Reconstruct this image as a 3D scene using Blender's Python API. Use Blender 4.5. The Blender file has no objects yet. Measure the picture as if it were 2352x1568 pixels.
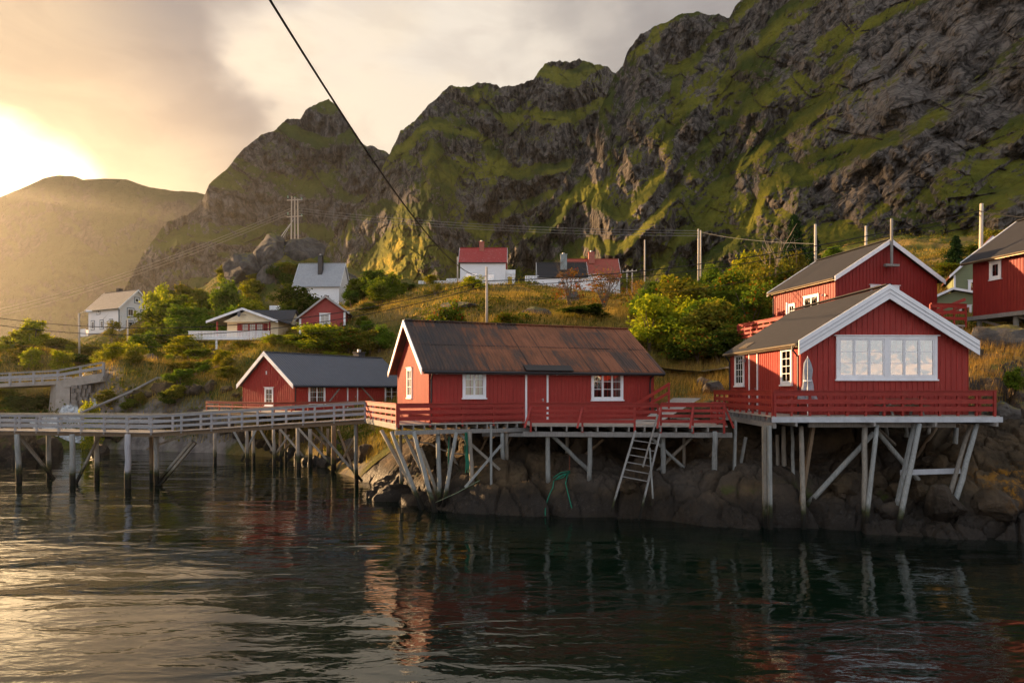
import bpy, bmesh, math, random
import numpy as np
from mathutils import Vector, Matrix
R = math.radians
scene = bpy.context.scene
COL = scene.collection

# ---------------------------------------------------------------- camera, sky, sun, exposure
HC = 5.7            # eye height above the water, metres
F = 1568.0          # focal length expressed in the 2352 px wide survey frame (24 mm lens)
HY = 895.0          # row of the horizon in that frame
cam_d = bpy.data.cameras.new('camera'); cam = bpy.data.objects.new('camera', cam_d); COL.objects.link(cam)
cam.location = (0, 0, HC); cam.rotation_euler = (R(90), 0, 0)
cam_d.sensor_width = 36; cam_d.lens = 24; cam_d.shift_y = (HY-784)/2352
cam_d.clip_start = .1; cam_d.clip_end = 20000
scene.camera = cam

SUN_AZ, SUN_EL = -60.0, 12.0    # degrees left of the viewing direction, degrees up
sdir = Vector((math.sin(R(SUN_AZ))*math.cos(R(SUN_EL)), math.cos(R(SUN_AZ))*math.cos(R(SUN_EL)), math.sin(R(SUN_EL))))
sl = bpy.data.lights.new('sun', 'SUN'); sun = bpy.data.objects.new('sun', sl); COL.objects.link(sun)
sl.energy = 5.0; sl.angle = R(.5); sl.color = (1, .62, .30)
sun.rotation_euler = sdir.to_track_quat('Z', 'Y').to_euler(); sun.location = (-60, 40, 60)

scene.view_settings.view_transform = 'Standard'; scene.view_settings.look = 'None'
scene.view_settings.exposure = 1.8; scene.view_settings.gamma = 1
try: scene.view_settings.use_curve_mapping = False
except Exception: pass
cy = scene.cycles
cy.use_denoising = True
cy.max_bounces = 6; cy.diffuse_bounces = 2; cy.glossy_bounces = 3; cy.transmission_bounces = 3; cy.transparent_max_bounces = 6; cy.volume_bounces = 0
cy.use_adaptive_sampling = True; cy.adaptive_threshold = .02
cy.caustics_reflective = False; cy.caustics_refractive = False
cy.sample_clamp_indirect = 4

class NT:
    """small helper for node trees"""
    def __init__(s, t): s.t = t; s.t.nodes.clear()
    def n(s, typ, **kw):
        o = s.t.nodes.new(typ)
        for k, v in kw.items():
            if k.startswith('i_'):
                key = k[2:]; key = int(key) if key.isdigit() else key.replace('_', ' ')
                if isinstance(v, bpy.types.NodeSocket): s.t.links.new(v, o.inputs[key])
                else: o.inputs[key].default_value = v
            else: setattr(o, k, v)
        return o
    def l(s, a, b): s.t.links.new(a, b)
    def math(s, op, a, b=None, c=None, clamp=False):
        o = s.n('ShaderNodeMath', operation=op, use_clamp=clamp)
        for i, v in enumerate((a, b, c)):
            if v is None: continue
            if isinstance(v, bpy.types.NodeSocket): s.l(v, o.inputs[i])
            else: o.inputs[i].default_value = v
        return o.outputs[0]
    def ramp(s, fac, stops, interp='LINEAR'):
        o = s.n('ShaderNodeValToRGB'); o.color_ramp.interpolation = interp
        e = o.color_ramp.elements
        while len(e) < len(stops): e.new(.5)
        for i, (p, c) in enumerate(stops):
            e[i].position = p; e[i].color = (c if len(c) == 4 else (*c, 1)) if not isinstance(c, (int, float)) else (c, c, c, 1)
        s.l(fac, o.inputs[0]); return o.outputs[0]
    def mix(s, fac, a, b, bt='MIX'):
        o = s.n('ShaderNodeMix', data_type='RGBA', blend_type=bt)
        for key, v in ((0, fac), (6, a), (7, b)):
            if isinstance(v, bpy.types.NodeSocket): s.l(v, o.inputs[key])
            else: o.inputs[key].default_value = v if isinstance(v, (int, float)) else ((*v, 1) if len(v) == 3 else v)
        return o.outputs[2]
    def smooth(s, x, a, b):
        o = s.n('ShaderNodeMapRange', interpolation_type='SMOOTHSTEP', i_1=a, i_2=b); s.l(x, o.inputs[0]); return o.outputs[0]
    def noise(s, vec, scale, detail=4, rough=.55, dist=0.0):
        o = s.n('ShaderNodeTexNoise'); o.inputs['Scale'].default_value = scale; o.inputs['Detail'].default_value = detail
        o.inputs['Roughness'].default_value = rough; o.inputs['Distortion'].default_value = dist
        if vec is not None: s.l(vec, o.inputs['Vector'])
        return o.outputs[0]
    def mapv(s, vec, sc=(1, 1, 1), rot=(0, 0, 0)):
        o = s.n('ShaderNodeMapping'); o.inputs['Scale'].default_value = sc; o.inputs['Rotation'].default_value = rot
        s.l(vec, o.inputs['Vector']); return o.outputs[0]

def pix_dir(x, y):
    return Vector(((x-1176)/F, 1, (HY-y)/F)).normalized()

def build_world():
    w = bpy.data.worlds.new('World'); scene.world = w; w.use_nodes = True
    N = NT(w.node_tree)
    out = N.n('ShaderNodeOutputWorld')
    sky = N.n('ShaderNodeTexSky'); sky.sky_type = 'NISHITA'; sky.sun_disc = False
    sky.sun_elevation = R(SUN_EL); sky.sun_rotation = R(SUN_AZ); sky.air_density = 1.2; sky.dust_density = 1.0
    tc = N.n('ShaderNodeTexCoord').outputs['Generated']
    def dot(d):
        o = N.n('ShaderNodeVectorMath', operation='DOT_PRODUCT'); N.l(tc, o.inputs[0]); o.inputs[1].default_value = d; return o.outputs['Value']
    # the cloud deck: clumps flattened towards the horizon
    sep = N.n('ShaderNodeSeparateXYZ'); N.l(tc, sep.inputs[0])
    zc = N.math('MAXIMUM', N.math('ADD', sep.outputs[2], .32), .08)
    px = N.math('DIVIDE', sep.outputs[0], zc); py = N.math('DIVIDE', sep.outputs[1], zc)
    cv = N.n('ShaderNodeCombineXYZ'); N.l(px, cv.inputs[0]); N.l(py, cv.inputs[1])
    n1 = N.noise(cv.outputs[0], 1.5, 6, .5, .5)
    n2 = N.noise(N.mapv(tc, (2.2, 2.2, 3.6), (0, .5, .2)), 1.6, 5, .5, .3)
    base = N.mix(N.smooth(n1, .35, .68), (.50, .455, .43), (.80, .72, .64))
    base = N.mix(N.math('MULTIPLY', N.smooth(n2, .48, .68), .45), base, (.40, .375, .39))
    n3 = N.noise(N.mapv(tc, (2.6, 2.6, 7.5), (.1, .25, 0)), 2.6, 7, .62, .6)
    # warm cloud round the low sun
    g0 = dot(pix_dir(-120, 420))
    base = N.mix(N.math('MULTIPLY', N.smooth(g0, .74, .99), .6), base, (.84, .64, .42))
    # thick grey cloud above the pointed peak, bright gap to its side
    nn = N.math('MULTIPLY', N.math('SUBTRACT', n2, .5), .09)
    gc = N.math('ADD', dot(pix_dir(770, -20)), nn)
    base = N.mix(N.math('MULTIPLY', N.smooth(gc, .945, .985), .85), base, (.36, .335, .345))
    gb = N.math('ADD', dot(pix_dir(985, 120)), nn)
    base = N.mix(N.math('MULTIPLY', N.smooth(gb, .968, .994), .9), base, (1.3, 1.15, .96))
    gb2 = N.math('ADD', dot(pix_dir(880, 300)), nn)
    base = N.mix(N.math('MULTIPLY', N.smooth(gb2, .985, .999), .7), base, (1.3, 1.1, .84))
    ga = N.math('ADD', dot(pix_dir(25, 452)), N.math('MULTIPLY', nn, .2))
    for lo_, hi_, cc_ in ((.86, 1.0, (.20, .10, .02)), (.955, .9985, (.40, .23, .07)), (.9945, 1.0, (4.6, 3.3, 1.7))):
        base = N.mix(1.0, base, N.mix(N.smooth(ga, lo_, hi_), (0, 0, 0), cc_), 'ADD')
    base = N.mix(N.math('MULTIPLY', N.smooth(n3, .42, .62), .34), base, N.mix(1.0, base, (.66, .64, .66), 'MULTIPLY'))
    # behind the viewer: open pastel evening sky
    back = N.smooth(N.math('MULTIPLY', sep.outputs[1], -1), -.15, .6)
    base = N.mix(back, base, N.mix(N.smooth(sep.outputs[2], .04, .45), N.mix(N.smooth(N.noise(N.mapv(tc, (3, 3, 7)), 2.2, 4), .40, .60), (1.0, .98, 1.0), (1.8, 1.36, 1.12)), (1.0, 1.12, 1.34)))
    bg1 = N.n('ShaderNodeBackground'); N.l(sky.outputs[0], bg1.inputs[0]); bg1.inputs[1].default_value = .05
    bg2 = N.n('ShaderNodeBackground'); N.l(base, bg2.inputs[0]); bg2.inputs[1].default_value = .235
    ad = N.n('ShaderNodeMixShader'); ad.inputs[0].default_value = .93; N.l(bg1.outputs[0], ad.inputs[1]); N.l(bg2.outputs[0], ad.inputs[2])
    N.l(ad.outputs[0], out.inputs[0])
build_world()

# ---------------------------------------------------------------- helpers
def P(x, y, d):
    """a surveyed picture point (2352 px frame) at distance d -> world"""
    return Vector(((x-1176)/F*d, d, HC-(y-HY)/F*d))
def PZ(x, d, z): return Vector(((x-1176)/F*d, d, z))

def tag(o, label=None, cat=None, group=None, kind=None):
    if label: o['label'] = label
    if cat: o['category'] = cat
    if group: o['group'] = group
    if kind: o['kind'] = kind
    return o
def empty(name, loc=(0, 0, 0), rz=0, label=None, cat=None, group=None):
    o = bpy.data.objects.new(name, None); COL.objects.link(o); o.location = loc; o.rotation_euler = (0, 0, rz)
    o.empty_display_size = .3
    return tag(o, label, cat, group)
def mesh_obj(name, me, mat=None, parent=None):
    o = bpy.data.objects.new(name, me); COL.objects.link(o)
    if mat: me.materials.append(mat)
    if parent: o.parent = parent
    return o
def np_mesh(name, verts, faces, smooth=False):
    """verts (n,3), faces (m,k) arrays -> mesh"""
    me = bpy.data.meshes.new(name); verts = np.asarray(verts, np.float32); faces = np.asarray(faces, np.int32)
    m, k = faces.shape
    me.vertices.add(len(verts)); me.vertices.foreach_set('co', verts.ravel())
    me.loops.add(m*k); me.loops.foreach_set('vertex_index', faces.ravel())
    me.polygons.add(m); me.polygons.foreach_set('loop_start', np.arange(0, m*k, k, dtype=np.int32))
    if smooth: me.polygons.foreach_set('use_smooth', np.ones(m, bool))
    me.update(calc_edges=True); me.validate(); return me
def grid_faces(nu, nv):
    i = np.arange(nu-1)[:, None]*nv + np.arange(nv-1)[None, :]
    return np.stack([i, i+nv, i+nv+1, i+1], -1).reshape(-1, 4)

class MB:
    def __init__(s): s.v = []; s.f = []
    def add(s, vs, fs):
        b = len(s.v); s.v += [tuple(v) for v in vs]; s.f += [tuple(b+i for i in f) for f in fs]; return s
    def box(s, a, b):
        (x0, y0, z0), (x1, y1, z1) = [min(p, q) for p, q in zip(a, b)], [max(p, q) for p, q in zip(a, b)]
        return s.add([(x0,y0,z0),(x1,y0,z0),(x1,y1,z0),(x0,y1,z0),(x0,y0,z1),(x1,y0,z1),(x1,y1,z1),(x0,y1,z1)],
              [(0,3,2,1),(4,5,6,7),(0,1,5,4),(1,2,6,5),(2,3,7,6),(3,0,4,7)])
    def beam(s, p, q, w, h, up=(0, 0, 1)):
        p, q = Vector(p), Vector(q); d = (q-p).normalized(); u = Vector(up)
        if abs(d.dot(u)) > .99: u = Vector((0, 1, 0))
        r = d.cross(u).normalized()*w/2; u = r.cross(d).normalized()*h/2
        return s.add([p-r-u, p+r-u, p+r+u, p-r+u, q-r-u, q+r-u, q+r+u, q-r+u],
              [(0,1,2,3),(7,6,5,4),(0,4,5,1),(1,5,6,2),(2,6,7,3),(3,7,4,0)])
    def tube(s, pts, r, n=8, r1=None, caps=True, wob=0):
        pts = [Vector(p) for p in pts]; m = len(pts); b = len(s.v); prev = None
        for i, p in enumerate(pts):
            d = (pts[min(i+1, m-1)]-pts[max(i-1, 0)]).normalized()
            if prev is None: a = d.orthogonal().normalized()
            else: a = (prev-d*prev.dot(d)).normalized()
            prev = a; c = d.cross(a)
            rr = r if r1 is None else r+(r1-r)*i/(m-1)
            if wob: rr *= 1+random.uniform(-wob, wob)
            for k in range(n):
                t = 2*math.pi*k/n; s.v.append(tuple(p+(a*math.cos(t)+c*math.sin(t))*rr))
        for i in range(m-1):
            for k in range(n):
                s.f.append((b+i*n+k, b+i*n+(k+1) % n, b+(i+1)*n+(k+1) % n, b+(i+1)*n+k))
        if caps: s.f.append(tuple(b+k for k in range(n))[::-1]); s.f.append(tuple(b+(m-1)*n+k for k in range(n)))
        return s
    def prism(s, poly, ext):
        """poly: 3-D points of a planar face; ext: extrusion vector"""
        n = len(poly); e = Vector(ext); vs = [Vector(p) for p in poly]; vs += [p+e for p in vs]
        return s.add(vs, [tuple(range(n))[::-1], tuple(range(n, 2*n))]+[(i, (i+1) % n, n+(i+1) % n, n+i) for i in range(n)])
    def build(s, name, mat, parent=None, smooth=False, bev=0):
        me = bpy.data.meshes.new(name); me.from_pydata(s.v, [], s.f); me.update()
        bm = bmesh.new(); bm.from_mesh(me); bmesh.ops.recalc_face_normals(bm, faces=bm.faces)
        bm.to_mesh(me); bm.free()
        if smooth:
            for p in me.polygons: p.use_smooth = True
        o = mesh_obj(name, me, mat, parent)
        if bev:
            m = o.modifiers.new('bevel', 'BEVEL'); m.width = bev; m.segments = 1
        return o

# ---- vectorised noise
rng = np.random.default_rng(7)
_perm = rng.permutation(4096).astype(np.int64)
_g3 = rng.normal(size=(4096, 3)); _g3 /= np.linalg.norm(_g3, axis=1, keepdims=True)
def _h(i, j, k): return _perm[(_perm[(_perm[i & 4095]+j) & 4095]+k) & 4095]
def pnoise(p):
    p = np.asarray(p, float); i = np.floor(p).astype(np.int64); f = p-i; u = f*f*f*(f*(f*6-15)+10); out = 0
    for a in (0, 1):
        for b in (0, 1):
            for c in (0, 1):
                g = _g3[_h(i[..., 0]+a, i[..., 1]+b, i[..., 2]+c)]
                d = (g*(f-np.array([a, b, c]))).sum(-1)
                w = (u[..., 0] if a else 1-u[..., 0])*(u[..., 1] if b else 1-u[..., 1])*(u[..., 2] if c else 1-u[..., 2])
                out = out+w*d
    return out*1.6
def fbm(p, octv=4, gain=.5, ridged=False, lac=2.03):
    p = np.asarray(p, float); s = 0; a = 1; tot = 0
    for o in range(octv):
        n = pnoise(p+o*17.3)
        if ridged: n = 1-2*np.abs(n)
        s = s+a*n; tot += a; a *= gain; p = p*lac
    return s/tot
def vec3(a, b, c=0.0): return np.stack(np.broadcast_arrays(np.asarray(a, float), np.asarray(b, float), np.asarray(c, float)), -1)
def voronoi2(x, y, seed=0):
    """F1, F2 distance and a cell hash for 2-D points"""
    ix = np.floor(x).astype(np.int64); iy = np.floor(y).astype(np.int64)
    f1 = np.full(x.shape, 9.0); f2 = np.full(x.shape, 9.0); hid = np.zeros(x.shape, np.int64)
    for a in (-1, 0, 1):
        for b in (-1, 0, 1):
            h = _h(ix+a, iy+b, np.full_like(ix, seed)); px = ix+a+(h % 61)/61.0; py = iy+b+((h//61) % 59)/59.0
            d = np.hypot(px-x, py-y); n1 = d < f1
            f2 = np.where(n1, f1, np.minimum(f2, d)); hid = np.where(n1, h, hid); f1 = np.where(n1, d, f1)
    return f1, f2, (hid % 997)/997.0
def sstep(x, a, b):
    t = np.clip((x-a)/(b-a), 0, 1); return t*t*(3-2*t)

# ---------------------------------------------------------------- materials
_mc = {}
def new_mat(name):
    m = bpy.data.materials.new(name); m.use_nodes = True; return m, NT(m.node_tree)
def paint(name, col, rough=.6, var=.12, scale=2.0, grain=None, bump=.0, spec=.3, metal=0, dirt=None, coords='Object', tide=False):
    """a painted / wooden / mineral surface: base colour with large and fine variation, optional grain, dirt and bump"""
    if name in _mc: return _mc[name]
    m, N = new_mat(name); out = N.n('ShaderNodeOutputMaterial'); b = N.n('ShaderNodeBsdfPrincipled')
    tc = N.n('ShaderNodeTexCoord').outputs[coords]
    geo = N.n('ShaderNodeNewGeometry')
    v = N.mapv(tc, grain) if grain else tc
    n1 = N.noise(v, scale, 5, .6); n2 = N.noise(tc, scale*.23, 3, .5)
    dk = tuple(c*(1-var*2) for c in col); lt = tuple(min(1, c*(1+var*1.4)) for c in col)
    c = N.mix(N.ramp(n1, [(.3, 0.0), (.7, 1.0)]), dk, lt)
    c = N.mix(N.math('MULTIPLY', N.smooth(n2, .35, .7), var*1.6), c, tuple(x*.62 for x in col))
    rpi = geo.outputs['Random Per Island']
    c = N.mix(N.math('MULTIPLY', rpi, min(.5, var*2.2)), c, tuple(x*.6 for x in col))
    if dirt:
        c = N.mix(N.math('MULTIPLY', N.smooth(N.noise(tc, scale*.8, 6, .7), .52, .72), dirt[3]), c, dirt[:3])
    if tide:   # weed and tar line left by the sea on piles
        sp = N.n('ShaderNodeSeparateXYZ'); N.l(geo.outputs['Position'], sp.inputs[0])
        zz = N.math('ADD', sp.outputs[2], N.math('MULTIPLY', N.math('SUBTRACT', N.noise(geo.outputs['Position'], 3, 3), .5), .8))
        c = N.mix(N.smooth(zz, 1.25, .7), c, (.035, .04, .012))
        c = N.mix(N.smooth(zz, .75, .45), c, (.01, .009, .006))
    N.l(c, b.inputs['Base Color']); b.inputs['Roughness'].default_value = rough; b.inputs['Metallic'].default_value = metal
    b.inputs['Specular IOR Level'].default_value = spec
    if bump:
        bn = N.n('ShaderNodeBump'); bn.inputs['Strength'].default_value = bump; bn.inputs['Distance'].default_value = .05
        N.l(n1, bn.inputs['Height']); N.l(bn.outputs[0], b.inputs['Normal'])
    N.l(b.outputs[0], out.inputs[0]); _mc[name] = m; return m

def leaf_mat(name, c1, c2, c3=None, trans=.4, spots=None, big=None):
    m, N = new_mat(name); out = N.n('ShaderNodeOutputMaterial')
    g = N.n('ShaderNodeNewGeometry'); r = g.outputs['Random Per Island']
    oi = N.n('ShaderNodeObjectInfo').outputs['Random']
    st = [(0, c1), (.6, c2), (1, c3 or c2)]
    if spots: st = [(0, c1), (.5, c2), (1-spots[3]-.02, c3 or c2), (1-spots[3], spots[:3])]
    c = N.ramp(r, st)
    n = N.noise(N.n('ShaderNodeTexCoord').outputs['Object'], 1.1, 3)
    if big: c = N.mix(N.smooth(N.noise(N.n('ShaderNodeTexCoord').outputs['Object'], .13, 4, .6), .46, .62), c, big)
    c = N.mix(N.smooth(n, .38, .66), c, N.mix(.6, c, c2))
    hs = N.n('ShaderNodeHueSaturation'); N.l(c, hs.inputs['Color'])
    N.l(N.math('ADD', N.math('MULTIPLY', oi, .035), .485), hs.inputs['Hue']); N.l(N.math('ADD', N.math('MULTIPLY', oi, .4), .8), hs.inputs['Value'])
    c = hs.outputs[0]
    d = N.n('ShaderNodeBsdfDiffuse'); N.l(c, d.inputs[0])
    t = N.n('ShaderNodeBsdfTranslucent'); N.l(N.mix(1.0, c, (1.0, .95, .5), 'MULTIPLY'), t.inputs[0])
    mx = N.n('ShaderNodeMixShader'); mx.inputs[0].default_value = trans; N.l(d.outputs[0], mx.inputs[1]); N.l(t.outputs[0], mx.inputs[2])
    N.l(mx.outputs[0], out.inputs[0]); return m
# ---------------------------------------------------------------- terrain heights from surveyed spots
_S = []
def S(x, y, d): _S.append((x, d, HC-(y-HY)/F*d))
def SZ(x, d, z): _S.append((x, d, z))
for a in [(140,948,71),(50,935,80),(50,815,95),(0,845,90),(180,830,95),(-150,820,95),(275,765,138),(200,775,142),(350,790,130),(300,860,80),(420,870,72),
          (450,825,80),(550,792,86),(700,775,84),(800,745,86),(500,935,63),(350,950,66),(640,805,74),(680,582,166),(560,615,160),(500,665,150),(420,690,150),(800,625,165),
          (725,722,132),(830,700,115),(900,668,130),(1000,658,140),(1100,660,136),(1250,668,128),(1400,678,120),(1550,690,110),(1700,705,100),(1000,725,80),(1118,748,62),
          (1200,722,78),(1300,695,92),(1450,735,70),(1330,745,62),(1600,862,50),(1600,925,42),(1560,875,47),(1600,800,60),(1700,790,62),(1850,740,62),
          (2300,750,46),(2300,785,41),(2290,865,36),(2340,935,33),(2340,1000,30.5),(2340,1100,28),(2050,800,52),(2450,760,44),(2450,950,32),(2450,1100,27.5),(200,858,75),(250,848,73.5),(290,846,72.5),(235,915,70.5)]: S(*a)
for x, d in [(1060,31.6),(1150,31.2),(1250,30.8),(1400,30.2),(1560,29.4),(1660,28.8),(1800,28.0),(1900,27.7),(2050,27.3),(2140,26.9),(2240,26.3),(2340,25.9),(2600,24.5),(960,34.5),(870,38.5),(820,43),(760,48),(690,54),(620,58),(480,62),(200,67),(330,65),(100,62),(0,56),(-200,50)]:
    SZ(x, d, 0); SZ(x, d*.93, -1.7)
for x, d, z in [(1060,32.6,1.0),(1150,32.4,1.3),(1250,32,1.45),(1400,31.4,1.5),(1500,31,1.2),(1660,30,1.5),(1800,29.4,1.3),(1950,29.2,1.2),(2100,28.8,1.0),(2200,28,1.3),
                (1100,36,2.2),(1250,34,2.0),(1400,33.2,1.9),(1500,33,1.7),(1700,33,2.4),(1900,33,2.6),(2100,31.5,2.6),(2220,30,3.0),
                (1000,42,3.0),(1150,40,3.2),(1300,40,3.6),(1450,39,4.0),(1560,40,4.4),(1700,37,4.2),(1900,37,4.6),(2100,36,5.0),(2200,34,4.8),(1000,50,5.0),(1200,50,7.2),(1400,50,7.4),(1500,52,7.4),
                (1800,44,6.4),(2000,42,7.6),(1900,50,9.0),(870,46,2.2),(930,52,3.6),(800,58,3.4),(900,66,4.4),(860,60,3.6),(930,60,4.2),(830,76,8.2),(900,78,10.5),(760,62,5.0),(700,62,3.6),(620,65,4.2),(-200,66,3.5),(0,66,2.0),(200,72,1.4),(100,76,1.8),(0,80,3),
                (-200,140,14),(-300,220,10),(0,150,12),(100,180,6),(300,190,10),(500,210,16),(680,230,16),(900,220,18),(1100,220,24),(1300,200,26),(1500,170,28),(1700,140,28),(2000,90,22),(2300,70,17),(2600,60,14),
                (0,280,4),(400,290,6),(800,300,10),(1200,290,30),(1600,240,40),(2000,150,38),(2500,120,30),(2000,260,40)]: SZ(x, d, z)
_c = np.array(_S); _cu = np.stack([(_c[:, 0]-1176)/420, np.log(_c[:, 1])*4.2], 1)
def _phi(r): return np.where(r > 1e-9, r*r*np.log(np.maximum(r, 1e-9)), 0)
_n = len(_c); _K = _phi(np.linalg.norm(_cu[:, None]-_cu[None], axis=2))+np.eye(_n)*.004
_Pm = np.hstack([np.ones((_n, 1)), _cu]); _A = np.block([[_K, _Pm], [_Pm.T, np.zeros((3, 3))]])
_w = np.linalg.solve(_A, np.concatenate([_c[:, 2], np.zeros(3)]))
def hbase(px, d):
    px = np.asarray(px, float); sh = px.shape; u = np.stack([(px.ravel()-1176)/420, np.log(np.asarray(d, float).ravel())*4.2], 1); out = np.empty(len(u))
    for i in range(0, len(u), 20000):
        c = u[i:i+20000]; out[i:i+20000] = _phi(np.linalg.norm(c[:, None]-_cu[None], axis=2))@_w[:_n]+_w[_n]+c@_w[_n+1:]
    return np.clip(out.reshape(sh), -2.5, 60)
def height(px, d):
    """terrain height with its lumps and outcrops"""
    z = hbase(px, d); X = (np.asarray(px)-1176)/F*d; Y = np.asarray(d, float)
    land = sstep(z, -.5, 2.5)
    amp = .25+.012*np.clip(Y-40, 0, 120)
    z = z+land*amp*fbm(vec3(X*.16, Y*.12, 1.3), 4)*1.5
    # rounded outcrops on the knolls
    k = np.exp(-(((px-640)/150)**2+((Y-160)/22)**2))
    r = fbm(vec3(X*.09, Y*.06, 9.1), 4, ridged=True)
    return z+k*(2.2*r)
def shore_height(px, d):
    """the bedrock by the water: joints split it into blocks"""
    z = hbase(px, d); X = (np.asarray(px)-1176)/F*d; Y = np.asarray(d, float)
    w = fbm(vec3(X*.35, Y*.35, 3.0), 3)*.55; w2 = fbm(vec3(X*.35, Y*.35, 8.0), 3)*.55
    k = sstep(Y, 44, 38)
    f1, f2, hid = voronoi2((X+w)*.27+.12*(Y+w2), (Y+w2)*.36, 3)
    g1, g2, hid2 = voronoi2((X+w)*.72, (Y+w2)*.8+.25*X, 5)
    crack = sstep(f2-f1, .11, 0)*.70+sstep(g2-g1, .09, 0)*.26
    z = z+k*((hid-.5)*.9+(hid2-.5)*.22-crack+fbm(vec3(X*.5, Y*.5, .7), 5)*.5-.10*sstep(np.abs(fbm(vec3(X*1.1+w, Y*.35, 5.5), 3)), .05, 0)-.07*sstep(np.abs(fbm(vec3(X*.5, Y*1.6+w2, 2.5), 3)), .05, 0)+fbm(vec3(X*2.4, Y*2.4, z*2), 4, .6, True)*.08)
    return np.where(k > 0, z, height(px, d))
def gz(X, Y):
    px = 1176+F*X/Y; a = np.array([px]); b = np.array([Y])
    return float((shore_height if (Y < 44 and px > 760) else height)(a, b)[0])

def ground_mat():
    m, N = new_mat('hillside'); out = N.n('ShaderNodeOutputMaterial'); b = N.n('ShaderNodeBsdfPrincipled')
    g = N.n('ShaderNodeNewGeometry'); pos = g.outputs['Position']
    sp = N.n('ShaderNodeSeparateXYZ'); N.l(g.outputs['Normal'], sp.inputs[0])
    n1 = N.noise(pos, .12, 5, .6); n2 = N.noise(pos, .9, 5, .65); n3 = N.noise(pos, .05, 3)
    grass = N.mix(N.smooth(n1, .38, .62), (.075, .095, .018), (.26, .17, .055))
    grass = N.mix(N.math('MULTIPLY', n2, .5), grass, (.05, .055, .012))
    rock = N.mix(N.smooth(n2, .3, .7), (.10, .09, .082), (.25, .225, .20))
    rock = N.mix(N.smooth(N.noise(pos, .35, 5), .52, .68), rock, (.085, .09, .03))
    slope = N.math('ADD', sp.outputs[2], N.math('MULTIPLY', N.math('SUBTRACT', n2, .5), .5))
    c = N.mix(N.smooth(slope, .70, .52), grass, rock)
    N.l(c, b.inputs['Base Color']); b.inputs['Roughness'].default_value = .95; b.inputs['Specular IOR Level'].default_value = .1
    bn = N.n('ShaderNodeBump'); bn.inputs['Strength'].default_value = .8; bn.inputs['Distance'].default_value = .5
    N.l(N.noise(pos, 1.3, 8, .7), bn.inputs['Height']); N.l(bn.outputs[0], b.inputs['Normal'])
    N.l(b.outputs[0], out.inputs[0]); return m
def shore_mat(name='bedrock', obj=False):
    m, N = new_mat(name); out = N.n('ShaderNodeOutputMaterial'); b = N.n('ShaderNodeBsdfPrincipled')
    g = N.n('ShaderNodeNewGeometry'); pos = g.outputs['Position']
    sp = N.n('ShaderNodeSeparateXYZ'); N.l(pos, sp.inputs[0]); sn = N.n('ShaderNodeSeparateXYZ'); N.l(g.outputs['Normal'], sn.inputs[0])
    n1 = N.noise(pos, .6, 6, .6); n2 = N.noise(pos, 3.2, 6, .7); n3 = N.noise(pos, .22, 4)
    c = N.mix(N.smooth(n1, .3, .7), (.036, .026, .014), (.118, .080, .042))
    c = N.mix(N.math('MULTIPLY', N.smooth(n3, .42, .6), .75), c, (.075, .062, .05))
    c = N.mix(N.math('MULTIPLY', N.smooth(n2, .4, .75), .4), c, (.014, .011, .009))
    z = N.math('ADD', sp.outputs[2], N.math('MULTIPLY', N.math('SUBTRACT', n1, .5), .9))
    # turf on the flatter high ground, lichen, tide bands
    turf = N.math('MULTIPLY', N.smooth(N.math('ADD', sn.outputs[2], N.math('MULTIPLY', N.math('SUBTRACT', n2, .5), .6)), .72, .86), N.smooth(z, 4.2, 5.4))
    c = N.mix(turf, c, N.mix(N.smooth(N.noise(pos, .9, 4), .4, .6), (.07, .085, .018), (.26, .18, .06)))
    lx = N.math('MULTIPLY', N.smooth(sp.outputs[0], 18.6, 20.2), N.math('MULTIPLY', N.smooth(z, .7, 1.3), N.smooth(z, 2.7, 1.9)))
    c = N.mix(N.math('MULTIPLY', lx, N.smooth(N.noise(pos, 1.6, 6, .7), .47, .6)), c, (.30, .135, .012))
    c = N.mix(N.math('MULTIPLY', N.smooth(z, 1.5, .6), .8), c, (.010, .008, .006))
    c = N.mix(N.math('MULTIPLY', N.math('MULTIPLY', N.smooth(z, .25, .4), N.smooth(z, .85, .55)), N.math('MULTIPLY', N.smooth(N.noise(pos, 11, 5, .8), .54, .68), N.math('MULTIPLY', N.smooth(n3, .42, .6), .6))), c, (.17, .16, .14))
    mossn = N.math('MULTIPLY', N.smooth(N.noise(pos, .8, 4), .6, .68), N.math('MULTIPLY', N.smooth(z, .5, .8), N.smooth(z, 1.9, 1.2)))
    c = N.mix(N.math('MULTIPLY', mossn, .55), c, (.055, .085, .006))
    N.l(c, b.inputs['Base Color'])
    N.l(N.math('ADD', N.math('MULTIPLY', N.smooth(z, .4, 1.3), .4), .5), b.inputs['Roughness']); b.inputs['Specular IOR Level'].default_value = .25
    bn = N.n('ShaderNodeBump'); bn.inputs['Strength'].default_value = 1.0; bn.inputs['Distance'].default_value = .2
    N.l(n2, bn.inputs['Height']); N.l(bn.outputs[0], b.inputs['Normal'])
    N.l(b.outputs[0], out.inputs[0]); return m
def polar_mesh(name, pxs, ds, fn):
    A, D = np.meshgrid(pxs, ds, indexing='ij'); Z = fn(A, D)
    return np_mesh(name, np.stack([(A-1176)/F*D, D, Z], -1).reshape(-1, 3), grid_faces(len(pxs), len(ds)), True)
M_ground = ground_mat(); M_rock = shore_mat()
tag(mesh_obj('hillside_terrain', polar_mesh('hillside_terrain', np.arange(-420, 2760, 5.0), np.exp(np.linspace(math.log(43.0), math.log(300), 330)), height), M_ground), kind='structure')
tag(mesh_obj('rocky_shore', polar_mesh('rocky_shore', np.arange(770, 2760, 2.6), np.linspace(23.5, 43.6, 330), shore_height), M_rock), kind='structure')

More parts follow.
